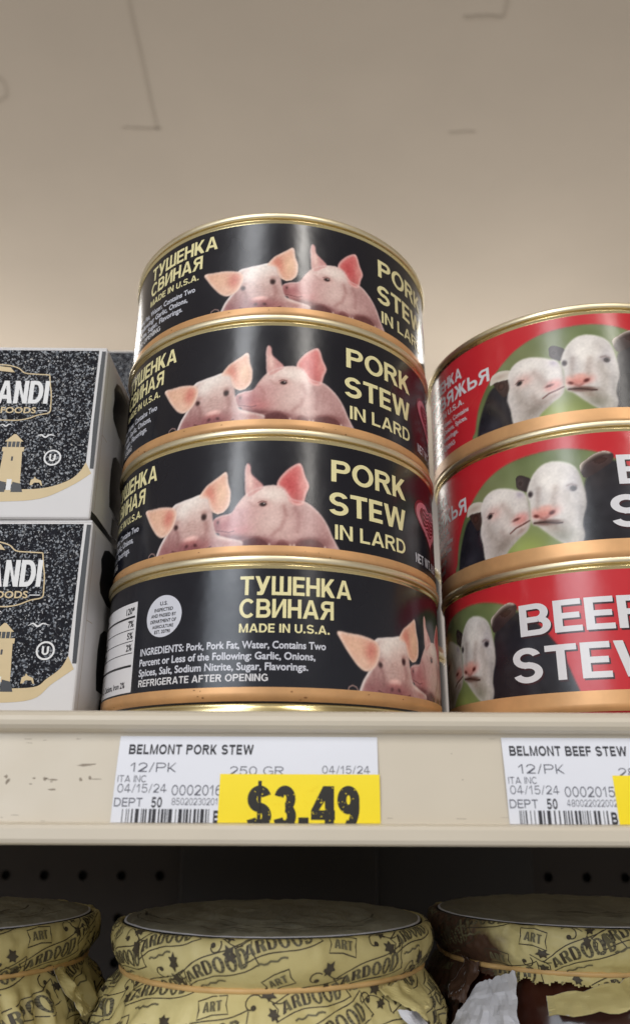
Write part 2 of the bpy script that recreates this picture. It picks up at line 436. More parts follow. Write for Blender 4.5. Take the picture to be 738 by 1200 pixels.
def paint_piglets(base):
    P = Paint(-43, 18.4, 1.8, 27, .2, base, 3)
    body = P.mask([(-9.6, 15.6), (-8.5, 16.7), (-6.0, 18.2), (-3.0, 19.0), (-0.5, 19.1), (1.4, 18.2), (3.6, 15.6), (7.3, 14.8), (9.6, 13.3), (11.7, 11.2), (13.4, 8.6), (14.5, 6.1), (15.7, 3.9), (16.9, 1.4), (14.1, 0.6), (3.8, .4), (-9.1, .3), (-14.7, 1.0), (-15.2, 5.9), (-17.0, 6.6), (-17.6, 8.4), (-17.0, 10.2), (-14.9, 11.1), (-12.4, 11.6), (-11.0, 13.7)])
    ear1 = P.mask([(-8.3, 16.2), (-8.9, 21.5), (-8.9, 24.3), (-8.3, 25.7), (-7.5, 24.8), (-7.2, 22.6), (-5.7, 21.0), (-3.9, 19.0), (-5.2, 17.6)])
    ear2 = P.mask([(-0.3, 19.0), (0.2, 21.0), (1.7, 23.0), (3.5, 24.7), (5.6, 25.8), (6.5, 24.5), (7.1, 22.2), (8.2, 19.5), (7.4, 17.0), (6.6, 14.2), (4.7, 13.9), (3.3, 14.6), (2.5, 16.3), (1.4, 18.2)])
    head = P.mask([(-30.4, 15.4), (-27.1, 16.6), (-24.0, 17.1), (-21.3, 17.7), (-19.8, 16.9), (-18.0, 14.7), (-17.5, 11.5), (-17.1, 8.8), (-16.4, 6.4), (-15.2, 5.5), (-12.9, 4.7), (-10.6, 4.1), (-9.0, 3.5), (-9.0, 2.2), (-10.5, .8), (-17.3, .2), (-22.9, 0.), (-32.0, 0.), (-35.6, 0.4), (-34.5, 4.3), (-32.7, 7.1), (-30.9, 9.9)])
    earL = P.mask([(-41.4, 16.8), (-38.2, 16.6), (-34.1, 16.3), (-30.0, 15.2), (-28.9, 13.2), (-29.6, 10.2), (-31.0, 8.4), (-33.3, 7.5), (-35.5, 8.5), (-38.1, 11.4), (-40.1, 14.3)])
    earR = P.mask([(-21.5, 17.2), (-19.9, 19.7), (-18.0, 21.1), (-16.0, 22.4), (-14.4, 23.5), (-13.8, 22.6), (-13.5, 20.2), (-12.7, 17.4), (-12.9, 14.2), (-14.1, 12.2), (-15.9, 11.5), (-17.3, 12.1), (-18.4, 14.3), (-19.2, 16.4)])
    # --- right piglet
    P.put(body, (222, 180, 172))
    P.blob(10, 9, 6, 6, (206, 158, 154), .8, 0, body)
    P.blob(5.5, 12.4, 4.5, 3, (186, 134, 130), .5, -.5, body)
    P.blob(13, 5, 3, 3.5, (188, 136, 132), .7, 0, body)
    P.blob(-2, 16.5, 6, 3.4, (252, 234, 222), .95, 0, body)
    P.blob(-6.5, 15.2, 3.5, 2.2, (242, 214, 204), .8, .4, body)
    P.blob(-1.5, 9.5, 4.4, 4, (236, 204, 194), .75, 0, body)
    P.blob(-8, 12, 4, 3, (214, 160, 156), .6, .3, body)
    P.blob(-14.0, 8.8, 4.2, 3.4, (186, 106, 108), .85, .3, body)
    P.blob(-10.6, 6.3, 3.6, 2.2, (206, 112, 112), .6, .2, body)
    P.blob(-16.2, 8.6, 1.1, 1.9, (150, 78, 80), .7, 0, body); P.blob(-14.6, 10.0, 1.6, .8, (226, 170, 164), .7, .4, body); P.blob(-15.9, 9.3, .4, .5, (84, 36, 38), .8, 0, body)
    P.blob(-11, 4.6, 5, 1.1, (118, 60, 62), .85, -.1, body)
    P.stroke([(-16.2, 7.0), (-14.6, 6.7), (-12.8, 6.3), (-11.4, 6.6)], .16, (120, 60, 62), .6); P.crease([(-10.4, 12.4), (-9.2, 10.4), (-9.4, 8.2)], .22, (190, 128, 124), .5); P.crease([(1.6, 13.4), (2.2, 10.6), (1.0, 7.4), (-1.2, 5.4)], .3, (190, 138, 132), .55); P.crease([(4.6, 13.0), (5.6, 10), (5.2, 6.6)], .3, (184, 132, 128), .5); P.crease([(-7.6, 14.6), (-6.6, 13.4), (-5.6, 13.2)], .18, (206, 160, 152), .6)
    P.blob(-5.6, 2.6, 5.4, 2.1, (132, 70, 72), .9, .1, body, 1.6)
    P.blob(1.6, 2.5, 2.4, 1.5, (150, 88, 88), .8, 0, body, 1.5)
    P.blob(8.6, 3.0, 5, 2.2, (134, 76, 76), .85, .15, body, 1.7)
    
    for pl, c_ in (([(-10.4, 2.6), (-8.4, 4.4), (-5.6, 4.9), (-3.2, 4.2), (-1.6, 2.6), (-1.6, .6), (-10.4, .6)], (112, 58, 60)), ([(-1.2, 2.4), (0.6, 3.8), (2.8, 3.5), (4.0, 2.2), (4.0, .6), (-1.2, .6)], (134, 76, 76)), ([(3.8, 2.2), (5.6, 4.2), (8.6, 5.0), (11.4, 4.4), (13.2, 2.6), (13.4, .6), (3.8, .6)], (120, 66, 66))):
        tr = P.mask(pl, .25); P.put(tr, c_, .85); P.rim(tr, .5, (196, 140, 134), .7, 0, 1)
    for hx in (-2.0, 3.4, 4.4, 12.6): P.blob(hx, 2.5, .35, .55, (236, 206, 190), .9, 0)
    P.blob(-3.9, 14.0, 1.9, 1.1, (206, 150, 140), .7, 0, body)
    P.blob(-3.9, 13.8, .95, .62, (40, 22, 24), .96, .1, body, 2)
    P.blob(-3.6, 14.05, .22, .2, (235, 220, 215), .8, 0, body)
    P.stroke([(-5.2, 14.3), (-4.2, 14.75), (-3.0, 14.5)], .14, (150, 100, 96), .8)
    P.put(ear1, (226, 164, 158)); P.blob(-7.5, 20.4, 1, 3.6, (250, 212, 198), .8, .12, ear1); P.rim(ear1, .4, (250, 226, 216), .7, -1, 0)
    P.put(ear2, (232, 120, 116)); P.blob(3.6, 19.3, 2.6, 3.4, (214, 82, 84), .8, .3, ear2); P.blob(5.4, 15.6, 2, 1.8, (206, 110, 106), .6, 0, ear2)
    P.blob(6.6, 20, 1.4, 3.2, (244, 168, 158), .7, 0, ear2); P.rim(ear2, .55, (250, 212, 202), .95)
    P.rim(body, .5, (250, 226, 218), .75, .7, 1)
    # --- left piglet
    P.put(head, (212, 174, 166))
    P.blob(-24.6, 14.6, 5.8, 3.4, (252, 240, 230), 1, .35, head); P.blob(-23.8, 15, 4.4, 2.6, (250, 240, 230), .9, .35, head)
    P.blob(-23.4, 10.6, 2.6, 4.2, (226, 192, 182), .8, 0, head)
    P.blob(-20.4, 13.4, 2, 3, (236, 208, 196), .7, 0, head)
    P.blob(-29.6, 7.2, 2.8, 4.2, (192, 146, 142), .7, 0, head)
    P.blob(-19.3, 7.0, 2.4, 3.4, (206, 160, 152), .7, 0, head)
    P.blob(-31.8, 3.0, 3.2, 2.8, (166, 104, 106), .9, 0, head)
    P.blob(-23.5, 2.6, 6.6, 2.9, (150, 84, 88), .95, 0, head, 1.5); P.blob(-30, 4.6, 2.4, 2.4, (176, 120, 118), .6, 0, head)
    P.blob(-18.6, 3.2, 2.6, 1.9, (190, 126, 120), .7, 0, head)
    P.blob(-23.6, 5.5, 2.3, .95, (250, 200, 190), 1, .05, head, 2); P.blob(-23.6, 4.6, 2.6, .7, (196, 122, 118), .8, 0, head)
    P.blob(-24.9, 3.6, .62, .5, (98, 46, 50), .85, .5, head, 1.5); P.blob(-22.2, 3.6, .62, .5, (98, 46, 50), .85, -.5, head, 1.5)
    
    P.stroke([(-29.4, 2.9), (-27.4, 2.1), (-25.4, 2.4), (-23.6, 2.0), (-21.4, 2.4), (-19.4, 2.0), (-17.6, 2.8)], .22, (104, 54, 56), .7)
    for q in range(4): P.crease([(-26.2 + q * .5, 7.6 + q * .8), (-24 + q * .2, 8.0 + q * .85), (-21.6 - q * .3, 7.7 + q * .8)], .15, (190, 146, 138), .35)
    P.crease([(-28.4, 8.2), (-27.6, 6.2), (-27.8, 4.2)], .28, (166, 116, 112), .6); P.crease([(-19.4, 9.6), (-18.9, 7.2), (-19.6, 5.0)], .28, (178, 126, 120), .6); P.crease([(-31.6, 9.6), (-30.6, 6.8), (-31.4, 4.6)], .26, (172, 124, 120), .5)
    P.blob(-12.7, 3.6, 2.6, 1.4, (190, 118, 110), .7, -.3, head)
    P.blob(-14.2, 4.8, 2.2, .8, (240, 206, 194), .8, -.35, head)
    P.blob(-28.7, 9.5, .75, .85, (70, 40, 40), .92, .3, head, 1.6); P.blob(-28.2, 10.8, 1.0, .6, (188, 142, 132), .6, 0, head)
    P.blob(-20.0, 11.3, .85, 1.05, (52, 28, 28), .95, 0, head, 1.8)
    P.blob(-19.9, 12.6, 1.3, .7, (190, 140, 130), .6, 0, head)
    P.rim(head, .7, (252, 246, 242), .95, -1, .2)
    P.rim(head, .35, (250, 240, 232), .6, 0, 1)
    P.put(earL, (240, 184, 156)); P.blob(-36.4, 13.6, 3.6, 2.4, (244, 196, 164), .8, -.5, earL); P.blob(-31.6, 12.6, 1.8, 2.8, (226, 132, 116), .85, -.3, earL)
    P.blob(-34, 9.7, 2.4, 1.5, (246, 206, 180), .7, -.6, earL); P.rim(earL, .55, (250, 222, 206), .9)
    P.put(earR, (240, 180, 152)); P.blob(-18.3, 17.4, 1.5, 3, (222, 128, 106), .85, .3, earR); P.blob(-15, 17, 2, 3.8, (244, 198, 158), .8, 0, earR)
    P.rim(earR, .55, (252, 226, 210), .9)
    P.stroke([(-17.3, 12.0), (-16, 11.4), (-14.4, 11.8), (-13.1, 13.0)], .16, (20, 16, 20), .8)
    M = np.clip(body + head + earL + earR + ear1 + ear2, 0, 1)
    P.fur(M, .012, .2); P.fur(M, .008, .8)
    P.stroke([(-38.6, 2.2), (-38.3, 3.2), (-37.3, 3.7), (-36.2, 3.3), (-35.7, 2.4), (-36.2, 1.9)], .16, (200, 160, 150), .8)
    P.C = np.where((P.C.max(-1) > .2)[..., None], (lambda q: q * .84 + q.mean(-1, keepdims=True) * .16)(np.clip(P.C, 0, 1) ** 1.14), P.C)
    return P

def paint_calves(red, black):
    P = Paint(-31, 44.4, 4.6, 37.4, .25, red, 5)
    green = P.mask([(-30.6, 4), (-29.6, 10), (-28, 16), (-26.0, 19.9), (-22.4, 24.6), (-16.8, 29.6), (-11.7, 32.9), (-5.0, 35.4), (2.5, 36.4), (10.4, 36.5), (16.6, 35.6), (21.5, 34.2), (26.5, 31.8), (31.5, 27.6), (35.5, 22), (38.5, 14), (40, 4), (10, -3)], .15)
    black2 = P.mask([(15.2, 3), (15.4, 12), (16.6, 19), (17.6, 25), (20, 28.6), (24, 31.2), (28, 30.2), (32, 27), (35.6, 22.6), (38.2, 18.4), (40.4, 12), (42.6, 5), (43, 2), (30, 0)], .2)
    b1 = P.mask([(-29.2, 3), (-28.6, 8), (-27.4, 12.6), (-25.0, 17.6), (-22.2, 21.6), (-18.6, 22.2), (-16.3, 18.8), (-15.6, 12.2), (-15.2, 7.2), (-15.0, 2)], .2)
    P.put(green, (138, 150, 110))
    P.blob(-12, 30, 8, 6, (150, 156, 120), .7, 0, green); P.blob(12, 34, 8, 4, (122, 138, 94), .7, 0, green)
    P.blob(-1, 7, 10, 5.5, (176, 188, 116), .9, 0, green); P.blob(-24, 23, 4, 5, (110, 124, 86), .7, 0, green)
    P.C += (green * P.noise(2.2, .02))[..., None]
    P.put(b1, black); P.blob(-22, 9, 5, 3, (62, 60, 68), .7, .3, b1); P.blob(-20, 17, 2.5, 4, (52, 50, 56), .6, 0, b1); P.stroke([(-27, 8), (-22, 6.6), (-16.5, 7.4)], .3, (80, 76, 82), .4)
    P.put(black2, black); P.blob(21, 26, 3, 4, (58, 52, 54), .7, -.4, black2); P.blob(30, 18, 6, 7, (48, 48, 58), .6, 0, black2); P.blob(19, 12, 2.5, 6, (26, 26, 32), .6, 0, black2)
    # right calf's ears, head
    e2l = P.mask([(1.4, 25.0), (-0.6, 25.6), (-2.2, 27.1), (-2.3, 29.9), (-1.1, 30.8), (0.9, 29.9), (2.4, 28.6), (2.4, 26.5)])
    P.put(e2l, (56, 46, 46)); P.blob(-1.0, 28.2, 1.2, 1.6, (92, 76, 74), .7, 0, e2l)
    e2r = P.mask([(16.6, 30.2), (18.6, 32.0), (21.2, 33.6), (24.0, 34.2), (26.2, 33.0), (25.4, 30.6), (22.9, 28.9), (19.8, 27.0), (17.4, 26.6)])
    P.put(e2r, (58, 44, 44)); P.rim(e2r, .9, (226, 218, 208), .95, -.5, 1); P.blob(22.5, 31.3, 2.6, 1.2, (110, 80, 76), .6, .2, e2r)
    c2 = P.mask([(0.8, 24.7), (2.0, 27.8), (3.8, 30.5), (6.4, 32.4), (9.5, 32.8), (12.6, 32.0), (14.9, 30.4), (16.2, 28.0), (16.8, 25.1), (17.4, 21.5), (17.2, 18.0), (16.2, 15.2), (15.6, 12.4), (15.9, 9.6), (14.8, 6.8), (12.5, 6.2), (9.7, 7.7), (7.2, 9.8), (4.8, 12.1), (3.2, 13.7), (1.6, 14.7), (1.2, 17.2), (1.3, 20.7), (0.9, 22.9)], .15)
    P.put(c2, (228, 225, 224))
    P.blob(7.5, 27, 5, 5, (250, 247, 244), .9, 0, c2); P.blob(14.8, 26, 2, 5, (196, 192, 196), .7, 0, c2); P.blob(10.5, 10.2, 4.4, 2.6, (150, 148, 134), .85, -.5, c2)
    P.blob(15.6, 16, 1.6, 5, (176, 172, 172), .8, 0, c2); P.blob(13.5, 8.4, 1.6, 2.2, (206, 202, 196), .7, 0, c2); P.blob(9.5, 20.2, 2.6, 3.6, (236, 228, 226), .8, 0, c2)
    P.blob(5.4, 17.6, 4.2, 2.0, (230, 166, 158), .95, .02, c2, 1.8); P.blob(5.4, 18.7, 3, .9, (240, 196, 186), .8, 0, c2)
    P.blob(3.0, 16.9, .9, .55, (126, 66, 62), .95, -.3, c2, 1.6); P.blob(7.6, 17.2, 1.0, .62, (112, 56, 54), .95, .45, c2, 1.6)
    P.blob(6.2, 14.4, 4.2, .95, (110, 76, 68), .9, -.12, c2, 1.6); P.stroke([(2.2, 14.9), (5, 14.7), (8.6, 13.8), (10.2, 13.7)], .25, (70, 44, 40), .8)
    P.blob(13.6, 23.9, 1.7, 1.2, (168, 158, 168), .55, .2, c2); P.blob(14.2, 23.6, .95, .85, (36, 28, 34), .97, .2, c2, 2); P.blob(1.8, 24.0, .85, 1.0, (52, 42, 48), .92, 0, c2, 1.8)
    P.blob(4.4, 23.5, 1.6, 3.0, (206, 202, 204), .6, .2, c2)
    P.blob(12.6, 28.6, 2.2, 2.4, (206, 200, 196), .5, 0, c2); P.blob(3.2, 27.6, 1.4, 2.6, (204, 198, 196), .5, -.3, c2); P.crease([(9.4, 24.6), (8.6, 21.6), (8.4, 19.2)], .5, (190, 178, 172), .5); P.crease([(4.4, 25.2), (3.8, 22), (3.6, 19.4)], .4, (190, 178, 174), .5)
    P.crease([(12.0, 22.4), (13.2, 19), (12.6, 15), (11.4, 11.6)], .7, (186, 178, 172), .5); P.crease([(12.6, 24.7), (13.9, 25.0), (15.2, 24.3)], .16, (130, 112, 110), .45)
    P.blob(7.8, 12.6, 2.4, 1.2, (176, 160, 150), .7, -.4, c2); P.crease([(4.2, 16.2), (5.3, 15.6), (6.4, 16.2)], .2, (170, 110, 106), .6)
    P.rim(c2, .9, (176, 172, 170), .55, 1, -.4); P.rim(c2, .5, (250, 248, 246), .6, -.2, 1)
    # left calf
    e1 = P.mask([(-21.7, 26.0), (-19.6, 26.9), (-17.0, 26.7), (-14.6, 25.6), (-14.5, 23.2), (-18.0, 23.4), (-20.5, 23.6), (-22.3, 23.3)])
    e1d = P.mask([(-21.2, 23.8), (-18.0, 23.8), (-15.4, 23.2), (-15.6, 19.5), (-17.6, 17.4), (-19.4, 19.8)])
    P.put(e1d, (62, 46, 42)); P.blob(-18.3, 21.6, 1.3, 1.4, (120, 86, 78), .7, 0, e1d); P.put(e1, (226, 220, 212)); P.blob(-18.5, 25, 2.4, .8, (196, 176, 164), .6, 0, e1)
    c1 = P.mask([(-15.9, 23.1), (-14.6, 26.3), (-12.5, 27.9), (-9.5, 28.5), (-5.7, 27.7), (-2.7, 26.4), (-0.4, 25.2), (0.9, 22.9), (1.2, 20.0), (1.2, 17.2), (0.9, 14.8), (-0.4, 12.9), (-2.3, 11.7), (-4.9, 9.8), (-6.9, 8.1), (-8.3, 5.6), (-9, 3), (-14.9, 3), (-15.2, 6), (-15.7, 8.5), (-16, 12.2), (-16.7, 15.3), (-16.5, 17.4), (-15.7, 20.0)], .15)
    P.put(c1, (228, 223, 221))
    P.blob(-9, 25.2, 5, 3, (250, 247, 244), .9, 0, c1); P.blob(-12, 12, 2.6, 6, (200, 192, 188), .7, 0, c1); P.blob(-8, 10.4, 4, 2.4, (150, 140, 132), .8, .6, c1); P.blob(-13.5, 5.5, 2, 3, (226, 222, 216), .8, 0, c1)
    P.blob(-10.6, 21, 3, 2.2, (230, 190, 184), .7, 0, c1); P.blob(-12.3, 20.5, 1.0, .72, (34, 24, 26), .97, .5, c1, 2); P.stroke([(-13.6, 20.6), (-12.4, 21.6), (-10.8, 21.2)], .16, (120, 90, 88), .7)
    P.blob(-2.0, 17.0, 3.0, 2.0, (226, 164, 160), .9, .2, c1, 1.6); P.blob(-3.3, 17.2, 1.3, .45, (112, 58, 56), .95, .2, c1, 1.6); P.blob(-1.0, 25, 1.6, 1.4, (178, 168, 190), .6, 0, c1)
    P.stroke([(-5.6, 13.4), (-3.6, 14.6), (-1.4, 15.2), (.8, 16.0)], .26, (112, 70, 66), .85); P.blob(-2, 13.4, 2.4, 1, (176, 150, 142), .7, .4, c1)
    P.blob(-7, 17, 2.4, 3.6, (234, 224, 220), .7, 0, c1)
    P.crease([(-7.4, 22.8), (-5.6, 20.4), (-4.6, 18.6)], .5, (188, 172, 168), .5); P.crease([(-13.4, 17.6), (-12.2, 14.4), (-9.4, 11.4)], .7, (184, 174, 168), .5); P.crease([(-8.6, 14.6), (-7.0, 12.6), (-4.6, 12.0)], .5, (180, 166, 160), .5)
    P.rim(c1, .9, (170, 164, 160), .5, .6, -1); P.rim(c1, .5, (250, 246, 244), .6, -.2, 1)
    P.fur(np.clip(c1 + c2, 0, 1), .011, .25); P.fur(np.clip(c1 + c2 + b1 + black2, 0, 1), .008, .8)
    P.C = np.where(((P.C.max(-1) > .3) & (np.abs(P.C[..., 0] - P.C[..., 1]) < .3))[..., None], np.clip(P.C, 0, 1) ** 1.27 * np.array((1., .985, .965)), P.C)
    return P
# ================================================================= the shop round the shelf (setting)
M_ceil = mat('ceiling_paint', (195, 181, 163), .85, var=.05, vscale=2.2, bump=.25, bscale=55, bdist=.002)
M_seam = mat('ceiling_seam', (184, 170, 152), .9)
M_wall = mat('far_wall_paint', (168, 162, 158), .8, var=.03, vscale=3)
M_shelf = mat('shelf_enamel', (205, 195, 177), .42, var=.045, vscale=14, rvar=.08, rscale=60, bump=.12, bscale=260, bdist=.0002)
M_scuff = mat('scuff', (146, 135, 120), .7)
M_dark = mat('pegboard_brown', (54, 47, 43), .6, var=.12, vscale=9, bump=.15, bscale=200)
M_recess = mat('recess_shade', (8, 7, 7), .9)  # near-black shade painted into peg holes and the jar lid's edge
M_panel2 = mat('inner_panel', (34, 29, 26), .5, var=.15, vscale=7)

bm = bmesh.new()
vs = [bm.verts.new(place(x, y, z)) for x, y, z in ((-4500, -3500, 1200), (4500, -3500, 1200), (4500, 3000, 1200), (-4500, 3000, 1200))]
bm.faces.new(list(reversed(vs))); me = bpy.data.meshes.new('ceiling'); bm.to_mesh(me); bm.free(); me.materials.append(M_ceil)
ceil_art = Art()
rs = random.Random(8)
def wobble(p0, p1, n, amp): return [(p0[0] + (p1[0] - p0[0]) * t / n + rs.uniform(-amp, amp), p0[1] + (p1[1] - p0[1]) * t / n + rs.uniform(-amp, amp)) for t in range(n + 1)]
for p0, p1, w_ in (((-294, 700), (-299, 1168), 5), ((-365, 1167), (-290, 1168), 4), ((301, 700), (301, 938), 5), ((238, 939), (300, 938), 6), ((250, 1176), (300, 1172), 4)):
    ceil_art.line(wobble(p0, p1, 14, 1.6), w_, M_seam, 1)
ring = [(-585 + 34 * math.cos(a) + rs.uniform(-2, 2), 1075 + 34 * math.sin(a) + rs.uniform(-2, 2)) for a in np.linspace(-1.7, 1.9, 26)]
ceil_art.line(ring, 3.5, M_seam, 1)
me2 = ceil_art.build('seams', lambda u, v, l: place(u, v, 1200 - 1.0 * l))
o = structure(obj('ceiling', join_meshes('ceiling', [me, me2])), 'plain beige painted ceiling with faint joints high above the shelf', 'ceiling')
me = mesh_from('far_wall', [place(-4500, 3000, -1500), place(4500, 3000, -1500), place(4500, 3000, 1200), place(-4500, 3000, 1200)], [(0, 1, 2, 3)], M_wall)
structure(obj('far_wall', me), 'pale far wall of the shop glimpsed between the can stacks', 'wall')

DECK = 20.5
# ---- the shelf the cans stand on
shelf = thing('store_shelf', 'beige metal shelf with a rounded front price rail carrying the cans', 'shelf', place(0, 190, DECK))
def sl(y, z): return (y - 190, z - DECK)
deck_prof = [sl(191.4, 20.5), sl(191.4, 18.9), sl(585, 18.9), sl(585, 20.5)]
obj('deck', extrude_profile('deck', deck_prof, -620, 620, M_shelf), shelf)
rail = [(191.2, 20.55), (190.3, 20.9), (189.2, 20.85), (188.2, 20.4), (187.5, 19.6), (187.2, 18.6), (187.4, 17.6), (188.1, 16.8), (189.2, 16.3), (190.4, 16.05), (190.55, 15.7),
        (188.05, -2.9), (187.9, -3.15), (185.9, -3.3), (185.0, -3.6), (184.6, -4.3), (184.5, -6.4), (184.9, -7.2), (185.8, -7.6), (191.0, -7.6), (191.0, -6.8), (189.0, -6.6), (191.2, 15)]
rail_me = extrude_profile('price_rail', [sl(*p) for p in rail], -620, 620, M_shelf)
K_FACE = 2.5 / 18.6
def on_face(u, v, lay):                                    # u = x (mm), v = height z (mm) on the sloping face of the rail
    y = 188.05 + (v + 2.9) * K_FACE
    return mm(u, y - 190 - .012 * lay - .01, v - DECK)
scuffs = Art()
for k in range(34):
    x = rs.choice((-1, 1)) * rs.uniform(18, 130) if rs.random() < .4 else rs.uniform(-90, -46); z = rs.choice((rs.uniform(3, 8), rs.uniform(-2, 14), rs.uniform(5.4, 6.6)))
    L_ = rs.uniform(.15, .5) if rs.random() < .75 else rs.uniform(.8, 2.4); h_ = rs.uniform(.06, .2)
    if 42 < x < 110: continue
    scuffs.poly([(x + L_ * math.cos(a) * rs.uniform(.6, 1.2), z + h_ * math.sin(a) * rs.uniform(.5, 1.4)) for a in np.linspace(0, 2 * math.pi, 9)[:-1]], M_scuff, 1)
for k in range(46):
    x = rs.uniform(-95, 95); z = rs.choice((rs.uniform(13.5, 15.2), rs.uniform(-2.9, -1.5)))
    if (-45 < x < 16 or 42 < x): continue
    scuffs.line([(x, z), (x + rs.uniform(.4, 2.2), z + rs.uniform(-.1, .1))], rs.uniform(.05, .12), M_scuff, 1)
for x, z in ((-68.8, 6.4), (-68.4, 5.2), (-68.1, 5.6), (10.8, -2.2), (-60, 5.9), (-52, 5.8), (-50, 6.2)):
    scuffs.poly([(x + rs.uniform(.25, .5) * math.cos(a), z + rs.uniform(.2, .6) * math.sin(a)) for a in np.linspace(0, 2 * math.pi, 10)[:-1]], M_scuff, 1)
rail_o = obj('price_rail', join_meshes('price_rail', [rail_me, scuffs.build('scuffs', on_face)]), shelf)
for x in (-470, 470):
    obj('bracket', box_mesh('bracket', x - 2, x + 2, 5, 395, -26, -1.7, M_dark, .6), shelf)

# ---- lower shelf and the dark back panels of the bay
lower = thing('lower_shelf', 'lower shelf in the dark under the beige one, carrying the wrapped jars', 'shelf', place(0, 205, -152))
obj('deck', box_mesh('deck', -620, 620, 0, 380, -2, 0, M_shelf, .4), lower)
obj('front_rail', box_mesh('front_rail', -620, 620, -3.5, -.3, -26, 1.0, M_shelf, .8), lower)

def pegboard(x0, nx, ztop, nz, pitch=25.4, r=3.1):
    V = []; F = []; I = []
    def q(*pts): b = len(V); V.extend(pts); return tuple(range(b, b + len(pts)))
    S = 16
    for i in range(nx):
        for j in range(nz):
            cx = x0 + pitch * (i + .5); cz = ztop - pitch * (j + .5); h = pitch / 2
            hole = True
            if not hole: F.append(q(mm(cx - h, 0, cz - h), mm(cx + h, 0, cz - h), mm(cx + h, 0, cz + h), mm(cx - h, 0, cz + h))); I.append(0); continue
            ang = [2 * math.pi * (k + .5) / S for k in range(S)]
            def sq(a):
                c, s = math.cos(a), math.sin(a); t = h / max(abs(c), abs(s)); return (cx + c * t, cz + s * t)
            ang2 = sorted(ang + [math.pi / 4 * k for k in (1, 3, 5, 7)])
            n = len(ang2)
            for k in range(n):
                a, b = ang2[k], ang2[(k + 1) % n]
                pa, pb = sq(a), sq(b); ra, rb = (cx + r * math.cos(a), cz + r * math.sin(a)), (cx + r * math.cos(b), cz + r * math.sin(b))
                F.append(q(mm(ra[0], 0, ra[1]), mm(pa[0], 0, pa[1]), mm(pb[0], 0, pb[1]), mm(rb[0], 0, rb[1]))); I.append(0)
                F.append(q(mm(ra[0], 0, ra[1]), mm(rb[0], 0, rb[1]), mm(rb[0], 5, rb[1]), mm(ra[0], 5, ra[1]))); I.append(1)
            F.append(q(*[mm(cx + r * math.cos(a), 5, cz + r * math.sin(a)) for a in ang2])); I.append(1)
    return mesh_from('pegboard', V, F, [M_dark, M_recess], I)
for x0, n, lab in ((-202.5 - 12.7 - 50.8 * 2, 14, 'dark brown pegboard back panel behind the left jar'), (155.0 - 12.7, 12, 'dark brown pegboard back panel behind the torn right jar')):
    o = obj('pegboard_panel', pegboard(x0, n, -42.3 + 12.7 + 25.4 * 2, 9), None, place(0, 580, 0))
    structure(o, lab, 'panel')
o = obj('dark_board', box_mesh('dark_board', -86, 144, -4, 0, -190, 15, M_panel2, 1.0), None, place(0, 579, 0)); structure(o, 'plain dark board between the two pegboard panels, right half', 'panel')
o = obj('dark_board', box_mesh('dark_board', -86, 42, -9, -5, -190, 15, M_panel2, 1.0), None, place(0, 579, 0)); structure(o, 'plain dark board behind the middle jar, left half', 'panel')

# ================================================================= tins
BLACK = (22, 23, 32); RED = (200, 44, 52); CALF = (34, 32, 38)
PR = dict(rough=.22, rvar=.06, rscale=40, spec=.5, bump=.22, bscale=38, bdist=.0009)
M_black = mat('label_black', BLACK, **PR)
M_red = mat('label_red', RED, **PR)
M_pic = mat('label_picture', attr='print', **PR)
M_yel = mat('label_letter_gold', (234, 224, 170), **PR)
M_wht = mat('label_letter_white', (222, 220, 222), **PR)
M_dim = mat('label_letter_small', (208, 209, 218), **PR)
M_ink = mat('label_ink', (22, 20, 26), **PR)
M_pink = mat('label_heart', (206, 120, 136), **PR)
M_wine = mat('label_wine', (112, 30, 46), **PR)
M_copper = mat('label_copper', (214, 164, 112), .38, metal=.3, var=.2, vscale=55)
M_wear = mat('copper_wear', (150, 104, 62), .5, metal=.2)
M_gold = mat('tin_gold', (226, 208, 156), .24, metal=1., rvar=.06, rscale=50)
M_gold2 = mat('tin_gold_lid', (236, 224, 192), .42, metal=1., rvar=.06, rscale=50)
BR = 49.9

def cyl(u, v, lay):
    """label surface of a tin: u = arc length, v = height over the nominal base, layers lie 0.035 mm apart; the foot tapers in"""
    z = v + 4.4; r = BR + .02 + .035 * lay
    if z < 5.0: t = min((5.0 - z) / 1.8, 1.); r -= 1.5 * t ** 1.5
    a = u / 50.
    return mm(r * math.sin(a), -r * math.cos(a), z)

